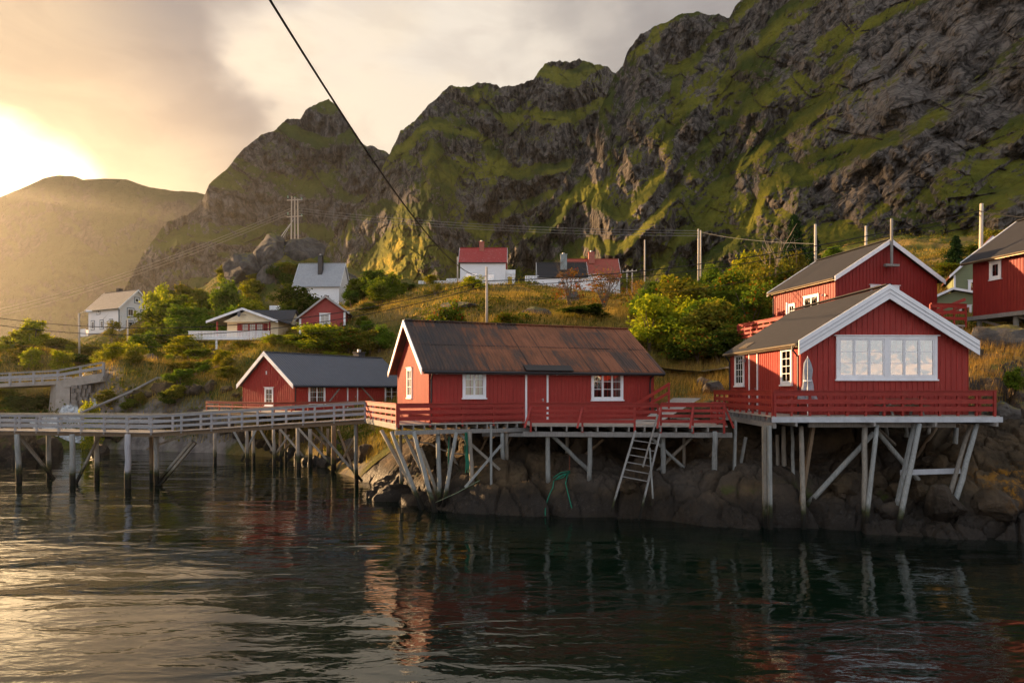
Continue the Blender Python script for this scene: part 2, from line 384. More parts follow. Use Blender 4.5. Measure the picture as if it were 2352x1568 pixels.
# ---------------------------------------------------------------- mountains: relief sheets with front and back slopes
def mountain_mat(name, rock1, rock2, g1, g2, lo, hi, sc, bump=1.0):
    m, N = new_mat(name); out = N.n('ShaderNodeOutputMaterial'); b = N.n('ShaderNodeBsdfPrincipled')
    g = N.n('ShaderNodeNewGeometry'); pos = g.outputs['Position']
    sp = N.n('ShaderNodeSeparateXYZ'); N.l(g.outputs['Normal'], sp.inputs[0])
    nb = N.noise(pos, sc*.25, 5, .6); nm = N.noise(pos, sc, 6, .65); nf = N.noise(pos, sc*5, 5, .7)
    st = N.noise(N.mapv(pos, (1, 1, .22)), sc*2.2, 5, .65)
    rock = N.mix(N.smooth(st, .34, .64), rock1, rock2)
    rock = N.mix(N.math('MULTIPLY', N.smooth(nf, .5, .72), .5), rock, tuple(c*.45 for c in rock1))
    rock = N.mix(N.math('MULTIPLY', N.smooth(nb, .5, .65), .5), rock, tuple(c*1.25 for c in rock2))
    gr = N.mix(N.smooth(nb, .36, .62), g1, g2); gr = N.mix(N.math('MULTIPLY', N.smooth(nm, .45, .7), .6), gr, tuple(c*.42 for c in g1))
    s = N.math('ADD', sp.outputs[2], N.math('MULTIPLY', N.math('SUBTRACT', nm, .5), .42))
    s = N.math('ADD', s, N.math('MULTIPLY', N.math('SUBTRACT', nf, .5), .30)); s = N.math('ADD', s, N.math('MULTIPLY', N.math('SUBTRACT', nb, .5), .25))
    vo = N.n('ShaderNodeTexVoronoi', feature='DISTANCE_TO_EDGE'); N.l(N.mapv(pos, (1, 1, .55)), vo.inputs['Vector']); vo.inputs['Scale'].default_value = sc*2.4
    vo.inputs['Randomness'].default_value = 1
    crk = N.smooth(vo.outputs['Distance'], .10, .0)
    rock = N.mix(N.math('MULTIPLY', crk, .55), rock, tuple(c*.35 for c in rock1))  # crevice shade painted into the rock colour along the cracks
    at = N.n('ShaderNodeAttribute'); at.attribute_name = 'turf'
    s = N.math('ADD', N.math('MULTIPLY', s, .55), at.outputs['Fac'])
    gr = N.mix(N.smooth(at.outputs['Fac'], .62, 1.0), gr, N.mix(N.smooth(nm, .4, .62), (.17, .165, .018), (.44, .31, .04)))  # dry-grass gold that also paints the sunlit patch into the colour
    c = N.mix(N.smooth(s, lo, hi), rock, gr)
    N.l(c, b.inputs['Base Color']); b.inputs['Roughness'].default_value = .95; b.inputs['Specular IOR Level'].default_value = .08
    bn = N.n('ShaderNodeBump'); bn.inputs['Strength'].default_value = bump; bn.inputs['Distance'].default_value = .9/sc*.16
    N.l(N.math('SUBTRACT', N.math('ADD', N.math('MULTIPLY', st, .9), nf), N.math('MULTIPLY', crk, .35)), bn.inputs['Height']); N.l(bn.outputs[0], b.inputs['Normal'])
    N.l(b.outputs[0], out.inputs[0]); return m
def interp(pts, x): p = np.array(pts, float); return np.interp(x, p[:, 0], p[:, 1])
def mountain(name, ridge, base_y, base_d, ridge_d, nu, nv, mat, A, wl, shear, ledge, rough_px, seed, power=1.0, bias=0.0, fine=1.0):
    x0, x1 = ridge[0][0], ridge[-1][0]; us = np.linspace(x0, x1, nu); vs = np.linspace(0, 1, nv)
    yr = interp(ridge, us); yb = interp(base_y, us); db = interp(base_d, us); dr = interp(ridge_d, us)
    dm = (db+dr)/2; xm = (us-1176)/F*dm
    yr = yr+rough_px*(fbm(vec3(xm/wl*6, seed), 4)+.6*fbm(vec3(xm/wl*22, seed+3), 4, ridged=True))*sstep(yb-yr, 10, 120)
    U, V = np.meshgrid(us, vs, indexing='ij')
    y = yb[:, None]+(yr-yb)[:, None]*V
    D = db[:, None]+(dr-db)[:, None]*V**power
    Z = HC-(y-HY)/F*dm[:, None]; X = np.broadcast_to(xm[:, None], Z.shape)
    q = vec3(X/wl, Z/wl*.75, seed); wob = fbm(q*1.3, 3)
    ph = (Z-shear*X)/ledge[0]+wob*1.6; fr = ph-np.floor(ph)
    led = (np.floor(ph)+sstep(fr, .55, 1.0)-ph)
    rel = A*(1.1*fbm(vec3((X+.3*shear*Z)/wl, (Z-shear*X)/wl*.8, seed), 3)+.62*fbm(vec3((X+Z*.25)/wl*2.6, Z/wl*1.2, seed+5), 4, ridged=True)
             +.30*fbm(vec3(X/wl*8, (Z-shear*X)/wl*4.5, seed+8), 4, ridged=True)+fine*.16*(voronoi2((X+.35*Z+2*wob)/wl*9, (Z-.3*X)/wl*4.5, 11)[2]-.5)+fine*.07*(voronoi2((X-.2*Z)/wl*24, (Z+.2*X)/wl*14, 5)[2]-.5)+fine*.09*fbm(vec3((X+.2*Z)/wl*11, Z/wl*2.6, seed+4), 4, ridged=True)+fine*.05*fbm(vec3(X/wl*26, Z/wl*17, seed+2), 4, ridged=True))
    env = sstep(V, 0, .06)*(.35+.65*sstep(np.minimum(U-x0, x1-U), 0, 60))
    D = D+env*(rel+ledge[1]*led*(.6+.8*sstep(wob, -.3, .4)))
    flat = sstep(fr, .5, .75)*sstep(fr, 1.02, .9)
    turf = .24*flat+.40*fbm(vec3((X+.4*shear*Z)/wl*1.1, (Z-shear*X)/wl*2.6, seed+40), 5, .6)+.42*fbm(vec3(X/wl*8, (Z-.6*shear*X)/wl*12, seed+41), 5, .7)+.05+bias+(.06-.20*sstep(U, 1750, 2150) if shear > .5 else 0)
    turf = turf+.28*sstep(V, .42, 0.0)+(.75*sstep(V, .66, .35)*sstep(U, 660, 760)*sstep(U, 1010, 950) if name == 'middle_mountain' else 0)  # extra grass on the middle flank, where the sunlit patch is painted golden
    front = np.stack([(U-1176)/F*D, D, HC-(y-HY)/F*D], -1)
    top = front[:, -1:]; back = []
    for k, (dx, fz) in enumerate(((.06, .97), (.25, .75), (.7, .2), (1.0, -.05))):
        b = top.copy(); b[..., 1] += dx*(dr-db)[:, None]+4; b[..., 2] = np.maximum(b[..., 2]*fz, -5); back.append(b)
    allv = np.concatenate([front]+back, 1)
    me = np_mesh(name, allv.reshape(-1, 3), grid_faces(nu, nv+4), False)
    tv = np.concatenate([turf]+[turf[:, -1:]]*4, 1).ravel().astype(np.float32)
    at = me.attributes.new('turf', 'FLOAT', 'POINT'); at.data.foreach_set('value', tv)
    return tag(mesh_obj(name, me, mat), kind='structure')
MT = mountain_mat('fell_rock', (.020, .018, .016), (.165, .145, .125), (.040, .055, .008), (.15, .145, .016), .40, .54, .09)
MT2 = mountain_mat('far_rock', (.024, .022, .021), (.15, .135, .122), (.046, .064, .008), (.095, .105, .014), .40, .56, .045)
MT1 = mountain_mat('hazy_rock', (.025, .022, .02), (.07, .06, .05), (.035, .045, .008), (.06, .065, .012), .25, .5, .02)
mountain('hazy_mountain', [(-250,400),(-200,420),(0,452),(60,427),(100,410),(130,403),(170,404),(190,412),(240,410),(290,412),(340,428),(400,438),(450,440),(560,470),(640,520)],
         [(-420,872),(640,872)], [(-420,1250),(640,1450)], [(-420,2000),(640,2150)], 300, 160, MT1, 60, 450, .3, (230, 45), 2.0, 2.2)
mountain('pointed_mountain', [(200,745),(285,665),(310,620),(330,580),(345,560),(380,512),(430,490),(460,465),(480,420),(520,385),(560,335),(600,305),(635,297),(660,270),(690,268),(700,250),(720,238),(755,227),(775,245),(800,282),(820,310),(835,332),(860,336),(895,352),(960,400),(1060,520)],
         [(200,800),(1060,760)], [(200,700),(330,600),(450,560),(600,640),(1060,700)], [(200,720),(285,690),(480,800),(755,1000),(1060,960)], 620, 380, MT2, 70, 190, .22, (64, 44), 8.0, 11.4)
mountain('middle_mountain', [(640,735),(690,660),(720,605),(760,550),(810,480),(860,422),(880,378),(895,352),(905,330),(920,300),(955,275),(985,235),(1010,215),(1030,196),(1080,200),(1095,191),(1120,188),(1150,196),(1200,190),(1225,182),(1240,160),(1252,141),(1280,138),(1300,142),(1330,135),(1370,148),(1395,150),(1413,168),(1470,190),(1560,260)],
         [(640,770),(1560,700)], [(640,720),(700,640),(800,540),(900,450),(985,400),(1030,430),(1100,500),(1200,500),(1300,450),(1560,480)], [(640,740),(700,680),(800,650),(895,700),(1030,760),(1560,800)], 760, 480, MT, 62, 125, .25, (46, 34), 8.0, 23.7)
mountain('steep_mountain', [(1040,720),(1100,650),(1170,585),(1230,500),(1290,420),(1340,330),(1390,225),(1413,168),(1430,150),(1440,120),(1470,80),(1500,60),(1530,48),(1560,30),(1600,26),(1625,33),(1650,30),(1675,40),(1690,10),(1720,-15),(1800,-60),(2000,-170),(2352,-330),(2760,-420)],
         [(1040,770),(1400,740),(2000,760),(2760,820)], [(1040,345),(1170,310),(1400,225),(1700,158),(2000,122),(2352,98),(2760,84)], [(1040,350),(1170,335),(1290,370),(1413,470),(1560,480),(1700,460),(2000,400),(2352,330),(2760,300)], 900, 620, MT, 34, 66, .74, (30, 22), 7.0, 37.9, bias=-.02, fine=.8)

# ---------------------------------------------------------------- water
def water_mat():
    m, N = new_mat('sea_water'); out = N.n('ShaderNodeOutputMaterial'); b = N.n('ShaderNodeBsdfPrincipled')
    pos = N.n('ShaderNodeNewGeometry').outputs['Position']
    b.inputs['Base Color'].default_value = (.0013, .0055, .0038, 1); b.inputs['Roughness'].default_value = .02; b.inputs['IOR'].default_value = 1.42
    sw = N.noise(N.mapv(pos, (.13, .36, 1), (0, 0, R(12))), 1.0, 2, .5, .6)
    md = N.noise(N.mapv(pos, (.55, 1.3, 1), (0, 0, R(-8))), 1.0, 3, .5, .8)
    fn = N.noise(N.mapv(pos, (2.0, 4.2, 1), (0, 0, R(5))), 1.0, 3, .5, .5)
    gust = N.smooth(N.noise(N.mapv(pos, (.05, .09, 1)), 1.0, 3), .38, .62)
    h = N.math('ADD', N.math('MULTIPLY', sw, .58), N.math('MULTIPLY', md, .13))
    h = N.math('ADD', h, N.math('MULTIPLY', N.math('MULTIPLY', fn, .05), N.math('ADD', N.math('MULTIPLY', gust, .9), .25)))
    bn = N.n('ShaderNodeBump'); bn.inputs['Strength'].default_value = 1.0; bn.inputs['Distance'].default_value = .20
    N.l(h, bn.inputs['Height']); N.l(bn.outputs[0], b.inputs['Normal'])
    N.l(b.outputs[0], out.inputs[0]); return m
w = MB(); w.add([(-3400, -60, 0), (1150, -60, 0), (1150, 3200, 0), (-3400, 3200, 0)], [(0, 1, 2, 3)])
tag(w.build('water', water_mat()), kind='structure')

# ---------------------------------------------------------------- unseen cloud added off to the side, shaped to shade the high slopes
def shade_cloud():
    hx, hy = math.sin(R(SUN_AZ)), math.cos(R(SUN_AZ)); s0 = 5200; k = math.tan(R(SUN_EL))
    ts = np.linspace(165, 1330, 260); vs = np.linspace(0, 1, 50)
    E = np.interp(ts, [165, 175, 235, 256, 300, 330, 345, 430, 520, 700, 2300], [700, 30, 14, 70, 66, 84, 116, 118, 96, 90, 160])
    T, V = np.meshgrid(ts, vs, indexing='ij')
    zb = (E+s0*k)[:, None]+10*fbm(vec3(T/45, .3), 3); zt = s0*k+900+140*fbm(vec3(T/300, 7.7), 3)
    zt = np.maximum(zt, zb+5); Z = zb+(zt-zb)*V
    th = 160*np.sqrt(np.clip(V*(1-V)*4, 0, 1))*(1+.6*fbm(vec3(T/130, Z/130, 2), 4))
    sides = []
    for sg in (-1, 1):
        s = s0+sg*th; sides.append(np.stack([hx*s+.5*T, hy*s-hx*T, Z], -1).reshape(-1, 3))
    f = grid_faces(len(ts), len(vs)); n = len(sides[0])
    me = np_mesh('shade_cloud', np.concatenate(sides), np.concatenate([f[:, ::-1], f+n]), True)
    m, N = new_mat('cloud'); o = N.n('ShaderNodeOutputMaterial'); d = N.n('ShaderNodeBsdfDiffuse'); d.inputs[0].default_value = (.8, .8, .8, 1); N.l(d.outputs[0], o.inputs[0])
    tag(mesh_obj('shade_cloud', me, m), kind='structure')
shade_cloud()
# ---------------------------------------------------------------- haze
def haze():
    b = MB(); b.box((-3500, -90, -4), (1200, 4300, 1250)); o = b.build('haze', None)
    m, N = new_mat('haze'); out = N.n('ShaderNodeOutputMaterial'); v = N.n('ShaderNodeVolumePrincipled')
    v.inputs['Color'].default_value = (.95, .93, .9, 1); v.inputs['Density'].default_value = HAZE; v.inputs['Anisotropy'].default_value = .74
    N.l(v.outputs[0], out.inputs['Volume']); o.data.materials.append(m); tag(o, kind='stuff')
    m.cycles.homogeneous_volume = True
HAZE = .55e-4
haze()
# ---------------------------------------------------------------- building helpers
def mw(o):
    m = o.matrix_basis.copy()
    while o.parent: o = o.parent; m = o.matrix_basis @ m
    return m
def wbuild(mb, name, mat, parent, **k):
    """mb holds world coordinates; store them in the parent's own frame"""
    inv = mw(parent).inverted(); mb.v = [tuple(inv @ Vector(v)) for v in mb.v]
    return mb.build(name, mat, parent, **k)
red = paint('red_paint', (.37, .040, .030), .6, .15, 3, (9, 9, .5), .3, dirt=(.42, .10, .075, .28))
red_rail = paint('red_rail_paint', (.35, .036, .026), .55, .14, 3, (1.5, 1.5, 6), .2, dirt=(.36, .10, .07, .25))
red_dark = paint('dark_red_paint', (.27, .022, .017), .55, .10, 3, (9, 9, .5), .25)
white = paint('white_paint', (.86, .87, .88), .5, .05, 2, (1, 1, .4), .1, dirt=(.5, .48, .44, .25))
cream = paint('cream_paint', (.72, .64, .46), .6, .05, 2)
whitewall = paint('white_boards', (.82, .82, .82), .6, .05, 1.5, (.4, .4, 12), .3)
greenwall = paint('green_boards', (.20, .23, .12), .6, .06, 1.5, (.4, .4, 9), .3)
teal = paint('blue_grey_paint', (.10, .15, .18), .5, .05)
black = paint('black_paint', (.018, .018, .02), .4, .08, spec=.5)
def rust_mat():
    m, N = new_mat('rusty_sheet'); out = N.n('ShaderNodeOutputMaterial'); b = N.n('ShaderNodeBsdfPrincipled'); tc = N.n('ShaderNodeTexCoord').outputs['Object']
    st = N.noise(N.mapv(tc, (3.5, .5, .5)), 1.5, 6, .7); bl = N.noise(tc, .55, 4, .6); sp = N.n('ShaderNodeSeparateXYZ'); N.l(tc, sp.inputs[0])
    sh = N.n('ShaderNodeTexWhiteNoise', noise_dimensions='2D'); cv = N.n('ShaderNodeCombineXYZ')
    N.l(N.math('FLOOR', N.math('MULTIPLY', sp.outputs[0], .83)), cv.inputs[0]); N.l(N.math('FLOOR', N.math('MULTIPLY', sp.outputs[2], .8)), cv.inputs[1]); N.l(cv.outputs[0], sh.inputs['Vector'])
    f = N.math('ADD', N.math('MULTIPLY', st, .9), N.math('MULTIPLY', bl, .55)); f = N.math('ADD', f, N.math('MULTIPLY', sh.outputs[0], .26)); f = N.math('ADD', f, N.math('MULTIPLY', N.smooth(sp.outputs[0], 7, -1), -.25))
    c = N.ramp(f, [(.50, (.040, .038, .040)), (.72, (.085, .055, .043)), (.86, (.185, .074, .038)), (1.0, (.25, .10, .052))])
    N.l(c, b.inputs['Base Color']); b.inputs['Roughness'].default_value = .65; b.inputs['Specular IOR Level'].default_value = .25; N.l(b.outputs[0], out.inputs[0]); return m
rust_roof = rust_mat()
slate_blue = paint('blue_grey_sheet', (.085, .10, .125), .45, .06, 2, spec=.5)
felt = paint('roof_felt', (.026, .026, .031), .8, .14, 3, (.6, 5, 5), dirt=(.042, .039, .04, .4))
slate = paint('old_slate', (.20, .19, .175), .75, .14, 4, dirt=(.12, .11, .09, .5))
grey_tile = paint('grey_tile', (.33, .35, .37), .6, .08, 3)
red_sheet = paint('red_sheet', (.38, .05, .045), .55, .16, 3, (4, 4, .5), dirt=(.5, .36, .33, .4))
red_tile = paint('red_tile', (.33, .075, .05), .7, .12, 3)
black_tile = paint('black_tile', (.014, .015, .019), .45, .1, 3, spec=.4)
wood_grey = paint('weathered_timber', (.29, .275, .25), .85, .16, 4, (6, 6, .6), .3, dirt=(.20, .18, .15, .5))
wood_deck = paint('deck_timber', (.40, .36, .31), .85, .14, 3, (1, 8, 8), .2, dirt=(.22, .19, .15, .45))
wood_pile = paint('pile_timber', (.30, .27, .22), .85, .18, 4, (5, 5, .5), .3, dirt=(.15, .12, .09, .6), tide=True)
wood_pale = paint('pale_pile_timber', (.31, .32, .30), .85, .18, 4, (5, 5, .5), .3, dirt=(.20, .21, .18, .6), tide=True)
wood_brown = paint('brown_timber', (.20, .14, .085), .85, .16, 4, (5, 5, .5), .3, tide=True)
concrete = paint('concrete', (.36, .33, .29), .9, .12, 1.2, dirt=(.2, .18, .15, .6))
stone = paint('masonry_stone', (.24, .215, .19), .9, .2, 2)
steel = paint('galvanised_steel', (.42, .43, .44), .45, .06, metal=.6)
brick_red = paint('brick', (.42, .14, .10), .8, .15, 4)
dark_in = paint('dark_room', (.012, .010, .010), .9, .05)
blind_c = paint('cream_blind', (.62, .56, .40), .8, .04)
curtain_c = paint('pale_curtain', (.50, .50, .50), .8, .12, 3, (14, 14, .6))
curtain_p = paint('patterned_curtain', (.38, .27, .25), .8, .2, 3, (14, 14, .6))
def glass_mat(name, refl, tint=(.9, .95, .95)):
    m, N = new_mat(name); o = N.n('ShaderNodeOutputMaterial')
    t = N.n('ShaderNodeBsdfTransparent'); t.inputs[0].default_value = (*tint, 1)
    g = N.n('ShaderNodeBsdfGlossy'); g.inputs['Roughness'].default_value = .02
    fr = N.n('ShaderNodeFresnel'); fr.inputs[0].default_value = 1.5
    bn = N.n('ShaderNodeBump'); bn.inputs['Strength'].default_value = .04; bn.inputs['Distance'].default_value = .3
    N.l(N.noise(N.n('ShaderNodeTexCoord').outputs['Object'], 1.3, 2), bn.inputs['Height']); N.l(bn.outputs[0], g.inputs['Normal'])
    mx = N.n('ShaderNodeMixShader'); N.l(N.math('ADD', N.math('MULTIPLY', fr.outputs[0], 1.0), refl, clamp=True), mx.inputs[0])
    N.l(t.outputs[0], mx.inputs[1]); N.l(g.outputs[0], mx.inputs[2]); N.l(mx.outputs[0], o.inputs[0]); return m
glass = glass_mat('window_glass', .06); glass_mirror = glass_mat('coated_window_glass', .60)

class Face:
    """maps (u along the wall, v up, o outwards) of one wall of a house to the house frame"""
    def __init__(s, kind, L=0): s.k = kind; s.L = L
    def __call__(s, u, v, o):
        return (u, -o, v) if s.k == 'eave' else ((-o, u, v) if s.k == 'near0' else (s.L+o, u, v))
    def box(s, mb, u0, u1, v0, v1, o0, o1): mb.box(s(u0, v0, o0), s(u1, v1, o1)); return mb
def window(parent, f, u, v, w, h, nc, nr, casements=1, trim=.11, mat=None, gl=None, back=None, curtain=None, head=.05, label=None, groups=1):
    """outer trim round (u, v, w, h), casement frames, glazing bars; panes, sill and curtains are its sub-parts"""
    mat = mat or white; mb = MB(); t = trim
    f.box(mb, u, u+t, v, v+h, 0, .07); f.box(mb, u+w-t, u+w, v, v+h, 0, .07)
    f.box(mb, u+t, u+w-t, v+h-t, v+h, 0, .068); f.box(mb, u+t, u+w-t, v, v+t, 0, .068)
    if head: f.box(mb, u-head, u+w+head, v+h+.002, v+h+.04, 0, .11)
    iu, iv, iw, ih = u+t, v+t, w-2*t, h-2*t
    gw = (iw-(groups-1)*t*1.6)/groups; panes = MB()
    for g in range(groups):
        gu = iu+g*(gw+t*1.6)
        if g: f.box(mb, gu-t*1.6, gu, iv, iv+ih, 0, .066)
        cw = gw/casements
        for c in range(casements):
            cu = gu+c*cw; s = min(.055, cw*.1)
            f.box(mb, cu+.004, cu+s, iv, iv+ih, .01, .052); f.box(mb, cu+cw-s, cu+cw-.004, iv, iv+ih, .01, .052)
            f.box(mb, cu+s, cu+cw-s, iv, iv+s, .01, .05); f.box(mb, cu+s, cu+cw-s, iv+ih-s, iv+ih, .01, .05)
            b = .028
            for k in range(1, nc): x = cu+s+(cw-2*s)*k/nc; f.box(mb, x-b/2, x+b/2, iv+s, iv+ih-s, .015, .046)
            for k in range(1, nr): z = iv+s+(ih-2*s)*k/nr; f.box(mb, cu+s, cu+cw-s, z-b/2, z+b/2, .015, .045)
            f.box(panes, cu+s, cu+cw-s, iv+s, iv+ih-s, .028, .032)
    o = mb.build('window', mat, parent)
    if label: o['label'] = label
    bk = MB(); f.box(bk, iu, iu+iw, iv, iv+ih, .001, .006); bk.build('window_backing', back or dark_in, o)  # backing sheet, dark by default to paint the unlit room behind
    panes.build('pane', gl or glass, o)
    sl = MB(); f.box(sl, u-.05, u+w+.05, v-.06, v-.002, 0, .11); sl.build('sill', mat, o)
    if curtain:
        for (a, b, m2) in curtain:
            cb = MB(); n = max(3, int((b-a)*iw/.07))
            for k in range(n):
                ua = iu+iw*(a+(b-a)*k/n); ub = iu+iw*(a+(b-a)*(k+1)/n)
                f.box(cb, ua, ub, iv, iv+ih, .008, .012+.008*(k % 2))
            cb.build('curtain', m2, o)
    return o
def siding(mb, f, u0, u1, zlo, ztop, step=.2, w=.05, t=.024):
    n = int((u1-u0)/step)
    for k in range(n+1):
        u = u0+(u1-u0)*k/n; j = random.uniform(-.006, .006)
        a, b = max(u0, u-w/2+j), min(u1, u+w/2+j); f.box(mb, a, b, zlo, min(ztop(a), ztop(b)), 0, t)
def slab(mb, a, b, c, d, th):
    """roof panel a-b (eave) c-d (ridge), thickness upwards"""
    a, b, c, d = map(Vector, (a, b, c, d)); n = (b-a).cross(d-a).normalized()
    if n.z < 0: n = -n
    mb.prism([a, b, c, d], n*th)
def corrugated(mb, a, b, c, d, n, amp):
    """a,b at the eave; d,c at the ridge above them: a sheet with ribs running up the slope"""
    a, b, c, d = map(Vector, (a, b, c, d)); nn = (b-a).cross(d-a).normalized()
    if nn.z < 0: nn = -nn
    m = n*4; vs = []
    for i in range(m+1):
        t = i/m; o = nn*(amp*math.sin(2*math.pi*i/4)); vs += [a.lerp(b, t)+o, d.lerp(c, t)+o]
    mb.add(vs, [(2*i, 2*i+2, 2*i+3, 2*i+1) for i in range(m)])
def house(name, label, loc, th, L, prof, wall_m, roof_m, trim_m=None, ov=(.35, .35, .3), battens=(), barge=(0, 1), barge_h=.24, roof_t=.10, ribs=0, gutter=None, group=None, cat='house', base=0, base_m=None, step=.2, bt=.024):
    trim_m = trim_m or white
    root = empty(name, loc, th, label, cat, group)
    (y0, z0), (yr, zr), (y1, z1) = prof
    w = MB(); w.prism([(0, y0, base), (0, y0, z0), (0, yr, zr), (0, y1, z1), (0, y1, base)], (L, 0, 0))
    def ztop(u): return (z0+(zr-z0)*(u-y0)/(yr-y0) if u < yr else z1+(zr-z1)*(y1-u)/(y1-yr))-.01
    for k in battens:
        if k == 'eave': siding(w, Face('eave'), 0, L, base, lambda u: z0, step, t=bt)
        elif k == 'near0': siding(w, Face('near0'), y0, y1, base, ztop, step, t=bt)
        elif k == 'nearL': siding(w, Face('nearL', L), y0, y1, base, ztop, step, t=bt)
    w.build('wall', wall_m, root)
    s0 = (zr-z0)/(yr-y0); s1 = (zr-z1)/(y1-yr); ox0, ox1, oy = ov; g = .03
    r = MB(); xa, xb = -ox0, L+ox1
    e0 = (y0-oy, z0-s0*oy+g); rd = (yr, zr+g); e1 = (y1+oy, z1-s1*oy+g)
    slab(r, (xa, *e0), (xb, *e0), (xb, *rd), (xa, *rd), roof_t); slab(r, (xa, *e1), (xb, *e1), (xb, *rd), (xa, *rd), roof_t)
    if ribs:
        up = Vector((0, 0, roof_t+.035)); n = int((xb-xa)/ribs)
        for e in (e0, e1): corrugated(r, Vector((xa, *e))+up, Vector((xb, *e))+up, Vector((xb, *rd))+up, Vector((xa, *rd))+up, n, .02)
    ro = r.build('roof', roof_m, root)
    rc = MB(); rc.beam((xa, yr, zr+g+roof_t+.07), (xb, yr, zr+g+roof_t+.07), .26, .05); rc.build('ridge_cap', roof_m, ro)
    for sd in barge:
        x = xa-.025 if sd == 0 else xb+.025
        for e in (e0, e1):
            b = MB(); a3 = Vector((x, *e)); b3 = Vector((x, *rd)); dn = Vector((0, 0, -barge_h/2+roof_t+.07))
            dirv = (b3-a3).normalized(); b.prism([a3+Vector((0, 0, roof_t+.07)), b3+Vector((0, 0, roof_t+.07)), b3+Vector((0, 0, roof_t+.07-barge_h)), a3+Vector((0, 0, roof_t+.07-barge_h))], (.05 if sd else -.05, 0, 0))
            b.build('barge_board', trim_m, root)
    if gutter:
        gb = MB(); gb.tube([(xa+.05, e0[0]-.06, e0[1]+.0), (xb-.05, e0[0]-.06, e0[1]+.0)], .065, 8); gb.build('gutter', gutter, root)
        fb = MB(); fb.box((xa+.03, e0[0]-.01, e0[1]-.10), (xb-.03, e0[0]+.02, e0[1]+roof_t*.6)); fb.build('fascia', gutter, root)
    if base_m:
        b = MB(); b.box((-.03, y0-.03, base-3.0), (L+.03, y1+.03, base-.002)); b.build('foundation', base_m, root)
    return root
def door(parent, f, u, v, w, h, mat, trim=.1, ht=True, hside=.82):
    t = MB(); f.box(t, u, u+trim, v, v+h, 0, .07); f.box(t, u+w-trim, u+w, v, v+h, 0, .07); f.box(t, u+trim, u+w-trim, v+h-trim, v+h, 0, .068)
    d = MB(); f.box(d, u+trim, u+w-trim, v, v+h-trim, 0, .034)
    n = int(w/.14)
    for k in range(1, n): x = u+trim+(w-2*trim)*k/n; f.box(d, x-.045, x+.045, v+.05, v+h-trim-.04, .034, .046)
    o = d.build('door', mat, parent); t.build('frame', white, o)
    hb = MB(); x = u+trim+(w-2*trim)*hside; f.box(hb, x-.02, x+.02, v+1.0, v+1.16, .046, .056); f.box(hb, x-.09, x+.02, v+1.1, v+1.13, .056, .09); hb.build('handle', steel, o)
    return o
def downpipe(parent, pts, mat=None):
    b = MB(); b.tube(pts, .04, 8); return b.build('downpipe', mat or black, parent)
def chimney(parent, x, y, z0, z1, w, mat, cap=True):
    b = MB(); b.box((x-w/2, y-w/2, z0), (x+w/2, y+w/2, z1)); b.box((x-w*.58, y-w*.58, z1+.002), (x+w*.58, y+w*.58, z1+.09)); o = b.build('chimney', mat, parent)
    if cap: c = MB(); c.tube([(x, y, z1+.09), (x, y, z1+.35)], w*.22, 8); c.build('flue', steel, o)
    return o
def lamp(parent, f, u, v):
    b = MB(); f.box(b, u-.05, u+.05, v-.08, v+.08, .025, .05); b.tube([f(u, v, .05), f(u, v+.1, .14), f(u, v+.05, .24)], .015, 6); o = b.build('wall_lamp', steel, parent)
    s = MB(); s.tube([f(u, v+.06, .24), f(u, v-.06, .24)], .03, 10, .15); s.build('lamp_shade', steel, o); return o

ZC = 4.09; TH = R(22)
# ---- the long cabin with the rusty roof
cabin = house('boathouse_cabin', 'long red cabin with a rusty brown metal roof on the stilted deck', (-4.08, 33.5, ZC), TH, 13.0, [(0, 2.74), (3.5, 5.16), (7, 2.74)], red, rust_roof,
              ov=(.42, .45, .42), battens=('eave', 'near0'), barge=(0,), barge_h=.30, ribs=.17, gutter=black, step=.21, bt=.02, cat='cabin')
fe, f0 = Face('eave'), Face('near0')
window(cabin, fe, 1.72, 1.20, 1.24, 1.48, 1, 3, casements=2, curtain=[(.0, .36, blind_c), (.36, 1.0, blind_c)], label='two sash white window with cream blinds drawn')
window(cabin, fe, 9.0, 1.06, 1.98, 1.58, 1, 3, casements=3, curtain=[(.74, .97, curtain_p)], label='three sash white window with a dark room behind')
window(cabin, f0, 3.35, 1.18, 1.1, 1.62, 1, 3, casements=2, curtain=[(0, 1, blind_c)], label='white gable window')
door(cabin, fe, 5.12, 0, 1.32, 2.68, red)
lamp(cabin, fe, 6.95, 2.45)
b = MB(); b.tube([(.38, -.03, 2.48), (.38, -.12, 2.48)], .11, 12); b.build('alarm_light', white, cabin)
downpipe(cabin, [(.1, -.48, 2.45), (.1, -.2, 2.3), (.1, -.08, 2.1), (.1, -.08, 0)]); downpipe(cabin, [(12.7, -.48, 2.45), (12.7, -.15, 2.25), (12.7, -.08, 2.0), (12.7, -.08, .1)])
b = MB(); b.beam((4.95, -.40, 2.74), (7.65, -.40, 2.74), .5, .06, (0, -.57, .82)); b.build('roof_hatch', black, cabin)
rib_up = Vector((0, -.57, .82)); seam = MB()
for k in range(1, 12): x = -.42+k*1.16+random.uniform(-.08, .08); seam.beam(Vector((x, -.40, 2.56))+rib_up*.06, Vector((x+.02, 3.45, 5.20))+rib_up*.06, .035, .03, rib_up)
for k in range(11): x = -.4+k*1.26; seam.beam(Vector((x, 1.52+random.uniform(-.05, .05), 3.90))+rib_up*.055, Vector((x+1.26, 1.52+random.uniform(-.05, .05), 3.90))+rib_up*.055, .03, .025, rib_up)
seam.build('roof_seam', paint('seam_metal', (.035, .03, .03), .7), cabin)
chimney(cabin, 5.6, 4.6, 4.0, 5.35, .8, paint('pale_brick', (.42, .36, .28), .9, .2, 5), cap=False)

